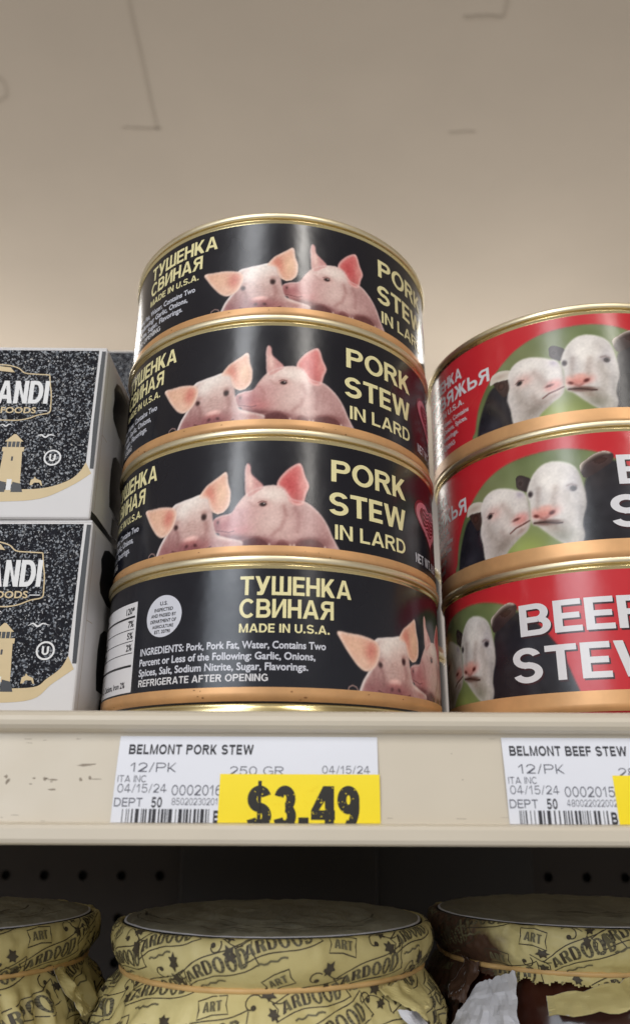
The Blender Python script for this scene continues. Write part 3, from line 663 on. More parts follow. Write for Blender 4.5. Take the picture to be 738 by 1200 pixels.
def tin_meshes(H, label_top, label_base, art, pic, dh):
    body = lathe('body', [(0, 1.2), (44, 1.2), (45.6, .7), (46.4, .1), (47.3, 0), (48.0, .4), (48.2, 1.0), (48.2, 2.5), (47.8, 3.0), (48.0, 3.2), (49.0, 4.0), (49.6, 4.8), (49.88, 5.8), (BR, 8), (BR, H + .6), (BR + .12, H + 1.0), (BR + .5, H + 1.25), (BR + .55, H + 1.5), (BR + .1, H + 1.68), (49.2, H + 1.78), (48.9, H + 2.0), (48.9, H + 2.5)], M_gold)
    rim = lathe('rim', [(48.95, H + 2.42), (50.2, H + 2.3), (50.6, H + 2.5), (50.75, H + 2.8), (50.75, H + 3.6), (50.6, H + 3.95), (50.2, H + 4.12), (49.7, H + 4.12), (49.3, H + 3.9), (49.0, H + 3.6), (48.9, H + .6), (48.2, H), (47.2, H - .25), (44, H - .05)], M_gold2)
    lid = lathe('lid', [(44.1, H - .1), (43, H - .1), (42.2, H + .35), (36, H + .35), (35.2, H), (28, H), (27.4, H + .3), (20, H + .3), (19.5, H), (.05, H)], M_gold2, seg=96, close_top=True)
    # paper: one sheet right round the tin
    n = 256; hs = [-1.2, -.4, .4, 1.2, 1.6, 2.2, label_top * .4, label_top]
    V = []; F = []
    for h in hs:
        for k in range(n): V.append(cyl(2 * math.pi * 50 * k / n, h, 0))
    for j in range(len(hs) - 1):
        for k in range(n): F.append((j * n + k, j * n + (k + 1) % n, (j + 1) * n + (k + 1) % n, (j + 1) * n + k))
    sheet = mesh_from('sheet', V, F, label_base)
    parts = [sheet] + ([picture_mesh('picture', pic, M_pic, cyl, 1, dh)] if pic else []) + [art.build('print', cyl)]
    label = join_meshes('label', parts)
    for m in (body, rim, lid, label): m.shade_smooth()
    return body, rim, lid, label

CUT = (1.6, 0)
# ---- pork label art (u measured from below the left piglet's snout, fixed to the front tin)
A = Art()
A.rect(-157, 157, -.75, 2.5, M_copper, 3, (1.3, .6))
A.block('ТУШЕНКА', -66.4, 25.3, 4.9, M_yel, 29.0, cut=CUT)
A.block('СВИНАЯ', -66.4, 19.5, 4.8, M_yel, 24.0, cut=CUT)
A.block('MADE IN U.S.A.', -66.3, 15.8, 2.2, M_yel, 22.8, cut=CUT, gap=.12)
for rr_ in [random.Random(31)]:
    for q in range(16):
        sx_, sy_ = rr_.uniform(-110, 60), rr_.uniform(-.4, 2.2); w_ = rr_.uniform(.1, .35)
        A.poly([(sx_ + w_ * rr_.uniform(.6, 1.8) * math.cos(b), sy_ + w_ * .7 * math.sin(b)) for b in np.linspace(0, 6.28, 8)[:-1]], M_wear, 3.6)
A.text('INGREDIENTS: Pork, Pork Fat, Water, Contains Two', -95.8, 11.9, 1.75, M_dim, 51.3, .022, 2, CUT)
A.text('Percent or Less of the Following: Garlic, Onions,', -95.8, 9.2, 1.75, M_dim, 48.6, .022, 2, CUT)
A.text('Spices, Salt, Sodium Nitrite, Sugar, Flavorings.', -95.8, 6.6, 1.75, M_dim, 46.8, .022, 2, CUT)
A.block('REFRIGERATE AFTER OPENING', -95.6, 3.9, 1.75, M_wht, 36.8, .20, .16, .12, cut=CUT)
A.block('PORK', 14.4, 21.6, 6.3, M_yel, 26.4, cut=CUT)
A.block('STEW', 13.7, 12.1, 6.4, M_yel, 26.7, .22, .175, cut=CUT)
A.block('IN LARD', 15.4, 5.3, 4.1, M_yel, 24.4, .19, .16, .11, cut=CUT)
# seal
A.disc(-88.2, 21.6, 6.0, M_dim, 2, (1.5, 0), 5.5)
for t, v, c_, wd in (('U.S.', 24.5, .95, 2.6), ('INSPECTED', 22.9, .85, 6.4), ('AND PASSED BY', 21.4, .85, 8.6), ('DEPARTMENT OF', 19.9, .85, 8.8), ('AGRICULTURE', 18.5, .8, 7.2), ('EST. 20790', 17.1, .85, 5.4)):
    A.text(t, -88.2, v, c_, M_ink, wd, .02, 3, CUT, align='C')
# nutrition panel
A.rect(-134, -98.8, 3.0, 27.0, M_wht, 2, (1.6, 0))
for v, h in ((22.8, .55), (19.6, .2), (16.4, .2), (13.2, .2), (9.6, .6)): A.rect(-133, -99.6, v, v + h, M_ink, 3, (1.6, 0))
for t, v, al in (('Serving size', 24.0, 'L'), ('Calories', 20.4, 'L'), ('Total Fat (g)', 17.2, 'L'), ('Sodium (mg)', 14.0, 'L'), ('Protein', 10.8, 'L')):
    A.text(t, -132, v, 1.7, M_ink, None, .02, 3, CUT)
for t, v in (('120*', 24.0), ('7%', 20.4), ('5%', 17.2), ('2%', 14.0)): A.text(t, -100, v, 1.7, M_ink, None, .025, 3, CUT, align='R')
A.text('Vitamin D, Calcium, Iron 2%', -102, 4.4, 1.5, M_ink, None, .02, 3, CUT, align='R')
# heart and net weight at the other side
heart = [(57 + 11 * .98 * (16 * math.sin(t) ** 3) / 16, 19 + 6.6 * (13 * math.cos(t) - 5 * math.cos(2 * t) - 2 * math.cos(3 * t) - math.cos(4 * t)) / 14) for t in np.linspace(0, 2 * math.pi, 60)[:-1]]
A.poly([(57 + (x - 57) * 1.06, 19 + (y - 19) * 1.06) for x, y in heart], M_wine, 2, CUT); A.poly([(57 + (x - 57) * .96, 19 + (y - 19) * .94) for x, y in heart], M_pink, 3, CUT)
A.poly([(57 + (x - 57) * .74, 19.2 + (y - 19) * .70) for x, y in heart], M_wine, 4, CUT)
for k in range(7):
    A.line([(51 + k * .3 + j * 1.6, 22.5 - k * 1.3 + .5 * math.sin(j * 2 + k)) for j in range(8 - k // 2)], .4, M_pink, 5, CUT)
A.block('NET WT. 8.8 OZ', 45.2, 4.6, 2.8, M_dim, 21, .2, .16, .12, cut=CUT)
A.text('(250 g)', 68, 4.6, 2.8, M_dim, None, .03, 2, CUT)
PORK_H = 36.0
pork = tin_meshes(PORK_H, 32.8, M_black, A, paint_piglets(BLACK), 0)

# ---- beef label art (u fixed to the topmost beef tin)
B = Art(); dh = -2.9
B.rect(-157, 157, -.75, 4.6, M_copper, 4, (1.3, .6))
M_shade = mat('label_letter_shadow', (58, 30, 36), **PR)
for t, u, v, cp, wd in (('BEEF', 26.8, 20.8, 9.0, 34.6), ('STEW', 23.4, 7.9, 9.6, 43.0)):
    B.block(t, u + .4, v - .5, cp, M_shade, wd, .215, .175, layer=2, cut=CUT); B.block(t, u, v, cp, M_wht, wd, .215, .175, layer=3, cut=CUT)
B.block('ТУШЕНКА', -34.2, 28.8, 4.3, M_wht, 25, cut=CUT, align='R')
B.block('ГОВЯЖЬЯ', -22.4, 22.4, 4.9, M_wht, 36, cut=CUT, align='R')
B.block('MADE IN U.S.A.', -34.0, 19.0, 2.1, M_wht, 24, .2, .16, .12, cut=CUT, align='R')
for t, v, wd in (('INGREDIENTS: Beef, Beef Fat, Water, Contains', 15.6, 46), ('Two Percent or Less of: Garlic, Onions, Spices,', 12.9, 45), ('Salt, Sodium Nitrite, Sugar, Flavorings.', 10.2, 40)):
    B.text(t, -78, v, 1.6, M_wht, wd, .02, 2, CUT)
B.block('REFRIGERATE AFTER OPENING', -78, 6.9, 1.7, M_wht, 38, .2, .16, .12, cut=CUT)
B.block('NET WT. 9.9 OZ', 84, 8.5, 2.6, M_wht, 26, .2, .16, .12, cut=CUT)
B.rect(-134, -98.8, 6.5, 29.0, M_wht, 2, (1.6, 0))
for v, h in ((24.8, .55), (21.6, .2), (18.4, .2), (15.2, .2), (11.6, .6)): B.rect(-133, -99.6, v, v + h, M_ink, 3, (1.6, 0))
BEEF_H = 41.0
beef = tin_meshes(BEEF_H, 37.4, M_red, B, paint_calves(RED, CALF), dh)

def make_tin(name, label, group, meshes, loc, rz, src=None):
    if src is None:
        t = thing(name, label, 'food can', loc, group, rz)
        for n, me in zip(('body', 'rim', 'lid', 'label'), meshes): obj(n, me, t)
        return t
    t = src.copy(); COL.objects.link(t); t.location = loc; t.rotation_euler = (0, 0, rz); t['label'] = label
    for ch in src.children:
        c = ch.copy(); COL.objects.link(c); c.parent = t
    return t
g = 'black pork stew cans in one stack'
rows = [('black pork stew can at the stack\'s foot, Cyrillic lettering and ingredients facing front', -12.21, 246.3, 57.4),
        ('black pork stew can second from the bottom, resting on the can with the ingredients', -12.1, 246.6, 0.0),
        ('black pork stew can directly under the topmost one of the black stack', -12.35, 246.2, 5.0),
        ('topmost black pork stew can, its PORK STEW lettering cut off at the right edge', -12.2, 246.4, 17.2)]
src = None
for k, (lab, x, y, off) in enumerate(rows):
    t = make_tin('pork_can', lab, g, pork, place(x, y, DECK + PORK_H * k), math.atan2(-x, y) + off / 50., src); src = src or t
g = 'added black pork stew cans in the back row'
for k, lab in enumerate(('lower of two added black cans behind, a dark sliver in the gap between the stacks', 'upper of two added black cans behind, a dark sliver in the gap between the stacks')):
    make_tin('pork_can', lab, g, pork, place(6.5, 353 + k * .3, DECK + PORK_H * k), -1.2 + k * .4, src)['group'] = g  # back row added, keeps reflections near the gap dark
g = 'red beef stew cans in one stack'
rows = [('lowest red beef stew can, large white BEEF STEW lettering facing front', 93.6, 261.4, -48.4),
        ('middle red beef stew can, calves in front and two white letters at the edge', 93.0, 260.2, -16.3),
        ('topmost red beef stew can, two white-faced calves facing front', 92.6, 261.4, -1.7)]
src = None
for k, (lab, x, y, off) in enumerate(rows):
    t = make_tin('beef_can', lab, g, beef, place(x, y, DECK + BEEF_H * k), math.atan2(-x, y) + off / 50., src); src = src or t

# ================================================================= cartons at the left
M_card = mat('carton_white', (214, 212, 212), .55, var=.03, vscale=30, bump=.1, bscale=200, bdist=.0002)
M_navy = mat('carton_navy', (11, 14, 25), .13, spec=.46, second=(18, 21, 32), vscale=300)
def facet(m, scale, amt):
    nt = m.node_tree; N = nt.nodes; L = nt.links; p = N['Principled BSDF']
    tc = N.new('ShaderNodeTexCoord'); v = N.new('ShaderNodeTexVoronoi'); v.inputs['Scale'].default_value = scale; L.new(tc.outputs['Object'], v.inputs['Vector'])
    n2 = N.new('ShaderNodeTexNoise'); n2.inputs['Scale'].default_value = scale * .3; L.new(tc.outputs['Object'], n2.inputs['Vector'])
    mx = N.new('ShaderNodeMix'); mx.data_type = 'RGBA'; mx.inputs[0].default_value = .5; L.new(v.outputs['Color'], mx.inputs[6]); L.new(n2.outputs['Color'], mx.inputs[7])
    sb = N.new('ShaderNodeVectorMath'); sb.operation = 'SUBTRACT'; sb.inputs[1].default_value = (.5, .5, .5); L.new(mx.outputs[2], sb.inputs[0])
    sc_ = N.new('ShaderNodeVectorMath'); sc_.operation = 'SCALE'; sc_.inputs['Scale'].default_value = amt; L.new(sb.outputs[0], sc_.inputs[0])
    g = N.new('ShaderNodeNewGeometry'); ad = N.new('ShaderNodeVectorMath'); L.new(g.outputs['Normal'], ad.inputs[0]); L.new(sc_.outputs[0], ad.inputs[1])
    nm = N.new('ShaderNodeVectorMath'); nm.operation = 'NORMALIZE'; L.new(ad.outputs[0], nm.inputs[0]); L.new(nm.outputs[0], p.inputs['Normal'])
facet(M_navy, 2100, 1.15)
M_tan = mat('carton_tan', (206, 184, 140), .45, var=.04, vscale=90)
M_cw = mat('carton_print_white', (224, 224, 224), .45)
M_ck = mat('carton_print_shade_black', (18, 18, 22), .4)
CW, CD, CH = 132., 128., 56.0

def make_carton(label, x, y, z, rz, ox, name='food_carton', group='navy and white food cartons on the left'):
    """right front lower corner at (x, y, z); ox moves the printed design sideways"""
    t = thing(name, label, 'carton', place(x, y, z), group, rz)
    body = box_mesh('carton_body', -CW, 0, 0, CD, 0, CH - .3, M_card, .9, 3)
    for v in body.vertices:                                   # board that has been handled: slightly bulged faces
        f = math.sin(math.pi * min(max(-v.co.x * 1000 / CW, 0), 1)); v.co.y -= .0005 * f * 0
    F = Art()
    def fr(u, v): return (u, v)
    # navy field with the curved lower edge; u = 0 at the right edge of the front, v up
    edge = [(-CW + 3, 7.5), (-90, 7.0), (-60, 6.6), (-40, 6.5), (-27 + ox, 8.6), (-15 + ox, 9.2), (-8, 11.4), (-4.6, 14.2), (-2.9, 17.5)]
    F.poly(smooth_pts(edge, 5, False) + [(-2.6, CH - 1.0), (-CW + 3, CH - 1.0)], M_navy, 1)
    F.poly(smooth_pts(edge, 5, False) + list(reversed(smooth_pts([(-CW + 3, 3.6), (-90, 3.4), (-60, 3.6), (-40, 4.6), (-27 + ox, 5.0), (-15 + ox, 6.0), (-6.5, 10.0), (-1.0, 14.0)], 5, False))), M_tan, 2)
    F.poly([(-.5, 15.5), (-.5, CH - 1.2), (-1.7, CH - 1.2), (-1.9, 44), (-2.0, 30), (-1.6, 15.5)], M_ck, 2)
    # crest with the name
    F.block('ANDI', -16.4 + ox, 36.6, 7.7, M_cw, 15.4, .27, .17, .07, 3, align='R')
    F.text('FOODS', -19.5 + ox, 33.4, 1.9, M_tan, 10.5, .02, 3, align='R'); F.rect(-19 + ox, -16.2 + ox, 34.1, 34.35, M_cw, 3)
    crest = [(-16.8 + ox, 46.4), (-16.2 + ox, 42.8), (-15.6 + ox, 40.0), (-15.3 + ox, 36), (-15.5 + ox, 33.6), (-18.6 + ox, 32.8), (-21.5 + ox, 31.6), (-24.5 + ox, 31.0), (-28 + ox, 31.0)]
    crest_top = [(-16.8 + ox, 46.4), (-20.5 + ox, 46.6), (-24.4 + ox, 47.0), (-26.4 + ox, 48.6), (-29.5 + ox, 49.6), (-33 + ox, 49.9)]
    for c in (crest, crest_top):
        F.line(smooth_pts(c, 4, False), .35, M_tan, 3); F.line(smooth_pts([(2 * (-33.2 + ox) - p[0], p[1]) for p in c], 4, False), .35, M_tan, 3)
    F.line([(-28 + ox, 31.0), (-38.4 + ox, 31.0)], .35, M_tan, 3)
    F.poly([(-27.5 + ox, 47.2), (-29 + ox, 48.9), (-33 + ox, 49.4), (-37.4 + ox, 48.9), (-38.8 + ox, 47.2), (-33 + ox, 47.8)], M_tan, 3)
    # lighthouse
    lx = -24.6 + ox
    F.poly([(lx - 3.2, 10.5), (lx - 2.7, 21.5), (lx + 2.7, 21.5), (lx + 3.4, 10.5)], M_tan, 3); F.rect(lx - 3.2, lx + 3.2, 20.8, 22.2, M_tan, 4)
    F.poly([(lx - 2.2, 22.2), (lx - 2.2, 24.0), (lx + 2.2, 24.0), (lx + 2.2, 22.2)], M_ck, 4); F.poly([(lx - 2.7, 24.0), (lx - .3, 26.4), (lx + .3, 26.4), (lx + 2.7, 24.0)], M_tan, 4)
    for k in (-1.8, -.6, .6, 1.8): F.rect(lx + k - .12, lx + k + .12, 22.2, 24.0, M_tan, 5)
    F.rect(lx - .5, lx + .9, 8.6, 12.0, M_cw, 4); F.rect(lx - .2, lx + .35, 17.8, 19.2, M_ck, 4); F.poly([(lx - 4.5, 8), (lx - 3.0, 11.6), (lx - .6, 11.0), (lx - .8, 8)], M_ck, 4); F.poly([(lx + 1, 8), (lx + 1.2, 11.2), (lx + 3.6, 10.6), (lx + 4.4, 8)], M_ck, 4)
    # U mark, birds, little dog
    ux, uy = -12.8 + ox, 18.9
    F.line([(ux + 2.3 * math.cos(a), uy + 2.3 * math.sin(a)) for a in np.linspace(0, 2 * math.pi, 40)[:-1]], .5, M_cw, 3, closed=True); F.block('U', ux, uy - 1.15, 2.3, M_cw, 1.9, .24, .2, layer=3, align='C')
    F.line(smooth_pts([(ux - 5.6, 25.6), (ux - 4.2, 26.3), (ux - 2.9, 25.5), (ux - 1.5, 26.3), (ux + .2, 25.8)], 5, False), .5, M_cw, 3, taper=True)
    F.line(smooth_pts([(ux - 17, 31.0 - 2), (ux - 16, 29.6), (ux - 15, 29.0), (ux - 14, 29.7), (ux - 13, 29.2)], 5, False), .4, M_cw, 3, taper=True)
    F.poly([(ux - 5.6, 10.2), (ux - 5.4, 11.8), (ux - 4.6, 12.2), (ux - 4.4, 12.9), (ux - 3.9, 12.2), (ux - 2.4, 11.6), (ux - 1.9, 10.0), (ux - 2.4, 10.2), (ux - 2.8, 11.0), (ux - 4.4, 11.0), (ux - 4.9, 10.2)], M_tan, 3)
    fm = F.build('front', lambda u, v, l: mm(u, -.02 * l - .02, v))
    # right side: white board with black print from the back, gap shade painted along the foot
    G = Art()
    G.poly([(13, 45), (11.5, 48), (14, 51.5), (19, 53), (60, 53), (60, 38), (22, 36.5), (14, 38.5), (12.2, 41)], M_ck, 1)
    G.poly([(18, 27), (17, 22), (17.6, 16), (19.4, 11), (30, 10.5), (60, 11), (60, 28), (22, 29)], M_ck, 1)
    G.poly([(24, 3.4), (24, 9), (60, 9), (60, 3.4)], M_ck, 1); G.poly([(.6, .3), (.6, 2.6), (6, 3.0), (60, 2.6), (60, .3)], M_ck, 1); G.line([(3.2, 3.2), (3.4, 20), (3.2, 36), (3.5, CH - 2)], .28, M_seam, 1); G.line([(3.2, CH * .5), (9, CH * .5 + .3)], .22, M_seam, 1); G.rect(60, CD - 3, 4, CH - 4, M_navy, 1)
    for k in range(8): G.text('00418', 20.6, 2.6 + k * .0, .9, M_cw, None, .02, 2) if k == 0 else None
    gm = G.build('side', lambda u, v, l: mm(.02 * l + .02, u, v))
    obj('carton_body', join_meshes('carton_body', [body, fm, gm]), t)
    lidm = box_mesh('lid_flap', -CW + .4, -.4, .5, CD - .5, CH - .3, CH + .35, M_card, .25, 2)
    obj('lid_flap', lidm, t)
    return t
make_carton('lower navy carton with a lighthouse print, standing on the shelf under another', -62.9, 215.2, DECK, R_(-.6), 3.6)
make_carton('upper navy carton with a lighthouse print, resting on the lower carton', -63.9, 215, DECK + CH + .5, R_(.4), -.0)
# dark carton further back, only its top corner shows
t = thing('dark_carton', 'plain dark carton behind the upper navy carton, only its corner showing', 'carton', place(-132, 385, DECK))
obj('carton_body', box_mesh('carton_body', -60, 62, -30, 60, 0, 197, M_navy, 1.2, 3), t)
obj('lid_flap', box_mesh('lid_flap', -59.5, 61.5, -29.5, 59.5, 197, 197.8, M_card, .3, 2), t)

# ================================================================= price tags on the rail
M_paper = mat('tag_paper', (226, 228, 236), .6, var=.02, vscale=40, bump=.1, bscale=300, bdist=.0001)
M_tink = mat('tag_ink', (52, 52, 58), .7); M_tgrey = mat('tag_ink_faint', (92, 93, 104), .7)
M_ty = mat('sticker_yellow', (250, 224, 24), .5, var=.03, vscale=50); M_tk = mat('sticker_black', (26, 22, 14), .55)

def tag_fn(x0, z0, bow=0., shear=0.):
    def fn(u, v, lay):                                        # u from the tag's left edge, v down from its top (negative)
        z = z0 + v; x = x0 + u + shear * v
        p = on_face(x, z, 0); p.y -= (.25 + bow * math.sin(math.pi * min(max(-v / 18.3, 0), 1)) + .03 * lay) / 1000.
        return p
    return fn
KX, KY = .1945, .1825
def price_tag(label, name_, weight, sku, code, price, px0, py0, x0, z0, shear, ywide, seed):
    T = Art(); rr = random.Random(seed)
    def U(px): return (px - px0) * KX
    def Vv(py): return -(py - py0) * KY
    def tx(s, xa, xb, ya, yb, m, bold=.09, layer=2): T.block(s, U(xa), Vv(yb), (yb - ya) * KY, m, U(xb) - U(xa), bold, bold * 1.15, .16, layer)
    T.rect(0, 58.6, -18.4, 0, M_paper, 0, (2, .6))
    T2 = Art()
    xa = px0 + 12 if seed == 1 else px0 + 8
    tx(name_, xa, xa + (145 if seed == 1 else 137), py0 + 10, py0 + 22, M_tink, .19)
    tx('12/PK', px0 + 16, px0 + 69, py0 + 32, py0 + 43, M_tgrey); tx(weight, px0 + 131, px0 + 193, py0 + 36, py0 + 46, M_tgrey); tx('04/15/24', px0 + 237, px0 + 292, py0 + 35, py0 + 44, M_tgrey)
    tx('ITA INC', px0 + 3, px0 + 36, py0 + 47, py0 + 55, M_tgrey, .11); tx('04/15/24', px0 + 4, px0 + 60, py0 + 57, py0 + 67, M_tgrey); tx(sku, px0 + 66, px0 + 123, py0 + 58, py0 + 70, M_tgrey, .10)
    tx('DEPT', px0 + 2, px0 + 34, py0 + 73, py0 + 83, M_tgrey, .12); tx('50', px0 + 44, px0 + 56, py0 + 72, py0 + 84, M_tink, .17); tx(code, px0 + 67, px0 + 124, py0 + 73, py0 + 81, M_tgrey)
    u = U(px0 + 12)
    while u < U(px0 + 112):
        wv = rr.choice((.18, .18, .34, .34, .55, .8)); T.rect(u, u + wv, -18.4, Vv(py0 + 85.5), M_tink, 1); u += wv + rr.choice((.18, .3, .3, .5, .7))
    tx('B', px0 + 115, px0 + 122, py0 + 87, py0 + 101, M_tink, .2)
    t = thing('price_tag', label, 'price tag', place(0, 190, DECK) + mm(x0, 0, z0 - DECK), 'paper price tags on the shelf rail')
    base = mm(x0, 0, z0 - DECK)
    fn0 = tag_fn(x0, z0, .4, shear); fn = lambda a, b, l: fn0(a, b, l) - base
    obj('paper', T.build('paper', fn), t)
    Y = Art()
    ya = U(px0 + ywide)
    Y.rect(ya, 58.9 if seed == 1 else 58.7, -18.4, -8.2, M_ty, 3, (2, .6))
    if price:
        Y.block(price, U(px0 + 152), -19.7, 9.0, M_tk, 24.8, .31, .22, .08, 5, (2, .6))
        for k in range(90):                                  # ink skipped in places
            a_, b_ = rr.uniform(U(px0 + 152), U(px0 + 276)), rr.uniform(-18.2, -10.8); s_ = rr.uniform(.06, .18)
            Y.poly([(a_ + s_ * math.cos(q) * rr.uniform(.5, 1.3), b_ + s_ * math.sin(q) * rr.uniform(.4, 1.1)) for q in np.linspace(0, 2 * math.pi, 7)[:-1]], M_ty, 7)
    obj('price_sticker', Y.build('price_sticker', fn), t)
    return t
price_tag('white price tag with yellow sticker reading $3.49 under the black cans', 'BELMONT PORK STEW', '250 GR', '0002016', '850202302016', '$3.49', 143, 862, -44.1, 15.3, .008, 120, 1)
price_tag('white price tag under the red cans, yellow sticker cut off by the frame', 'BELMONT BEEF STEW', '280 GR', '0002015', '480022022002', None, 587, 864, 42.8, 15.3, -.0, 123, 2)

# ================================================================= wrapped jars on the lower shelf
def paper_mat(name, stain=None):
    m = mat(name, (206, 193, 136), .55, second=(186, 171, 112), vscale=28, bump=.35, bscale=90, bdist=.0012)
    if stain:
        nt = m.node_tree; N = nt.nodes; L = nt.links; p = N['Principled BSDF']; old = p.inputs['Base Color'].links[0].from_socket
        tc = N.new('ShaderNodeTexCoord'); n = N.new('ShaderNodeTexNoise'); n.inputs['Scale'].default_value = 36; n.inputs['Detail'].default_value = 6; L.new(tc.outputs['Object'], n.inputs[0])
        sx = N.new('ShaderNodeSeparateXYZ'); L.new(tc.outputs['Object'], sx.inputs[0])
        mr = N.new('ShaderNodeMapRange'); mr.inputs[1].default_value = .012; mr.inputs[2].default_value = -.04; mr.inputs[3].default_value = -.2; mr.inputs[4].default_value = .16; L.new(sx.outputs[0], mr.inputs[0])
        ad = N.new('ShaderNodeMath'); L.new(n.outputs[0], ad.inputs[0]); L.new(mr.outputs[0], ad.inputs[1])
        r = N.new('ShaderNodeValToRGB'); r.color_ramp.elements[0].position = .5; r.color_ramp.elements[1].position = .62; L.new(ad.outputs[0], r.inputs[0])
        mx = N.new('ShaderNodeMix'); mx.data_type = 'RGBA'; mx.inputs[7].default_value = lin(stain); L.new(r.outputs[0], mx.inputs[0]); L.new(old, mx.inputs[6]); L.new(mx.outputs[2], p.inputs['Base Color'])
    return m
M_wrap = paper_mat('wrap_paper'); M_wrap_t = paper_mat('wrap_paper_stained', (74, 50, 36))
M_wink = mat('wrap_ink', (104, 98, 72), .6); M_wdk = mat('wrap_ink_dark', (66, 58, 44), .6); M_wlt = mat('wrap_pale', (220, 214, 156), .6)
M_back = mat('torn_paper_white', (206, 206, 212), .75, var=.06, vscale=60, bump=.3, bscale=120, bdist=.0008)
M_band = mat('rubber', (204, 166, 108), .45, var=.08, vscale=200)
M_lidg = mat('jar_lid_paper_shaded', (138, 134, 116), .6, second=(104, 100, 86), vscale=34, bump=.6, bscale=70, bdist=.003, stretch=(1, .35, 1))  # paper over the lid, greyed: its unlit shade is in the colour
M_glass = mat('jar_brown_content', (66, 34, 24), .12, var=.3, vscale=30)
RJ = 44.0
PROF = [(41.6, -1.5), (42.2, -.95), (42.9, -1.0), (43.6, -1.7), (44.3, -3.2), (44.5, -5.2), (44.1, -7.6), (43.0, -9.6), (41.6, -11.0), (41.0, -11.8), (41.5, -12.9), (43.2, -15.2), (45.2, -18.5), (46.6, -23), (47.0, -30), (46.4, -42), (46, -56)]
PL = [0.]
for a, b in zip(PROF[:-1], PROF[1:]): PL.append(PL[-1] + math.hypot(a[0] - b[0], a[1] - b[1]))
PR_, PZ_ = [p[0] for p in PROF], [p[1] for p in PROF]

def wrap_fn(seed, crumple=1.0, lift=0.):
    def fn(u, v, lay):
        """u = arc length round the jar (mm at r 44), v = distance down the paper from its inner top edge"""
        r = float(np.interp(v, PL, PR_)); z = float(np.interp(v, PL, PZ_)); a = u / RJ
        px, py = math.sin(a), math.cos(a)
        f = mnoise.noise(Vector((px * 5.5 + seed, py * 5.5, v * .10))) * .75 + mnoise.noise(Vector((px * 15 + seed, py * 15, v * .25))) * .35
        rg = 1 - 2.2 * abs(mnoise.noise(Vector((px * 8 + seed + 5, py * 8, v * .16 + px * 2)))); rg2 = 1 - 2.2 * abs(mnoise.noise(Vector((px * 21 + seed, py * 21 + 3, v * .42))))
        f = f * .75 + rg * .34 + rg2 * .2
        low = min(max((v - 15.5) / 8., 0), 1)
        pl = mnoise.noise(Vector((px * 9 + seed * 2, py * 9, v * .03)))
        r += crumple * (f * (.9 + low * 1.2) + low * 2.4 * (abs(pl) * 2 - .5)) + .13 * lay
        z += crumple * f * .35 * (1 if v < 12 else .3)
        return mm(r * math.sin(a), -r * math.cos(a), z)
    return fn

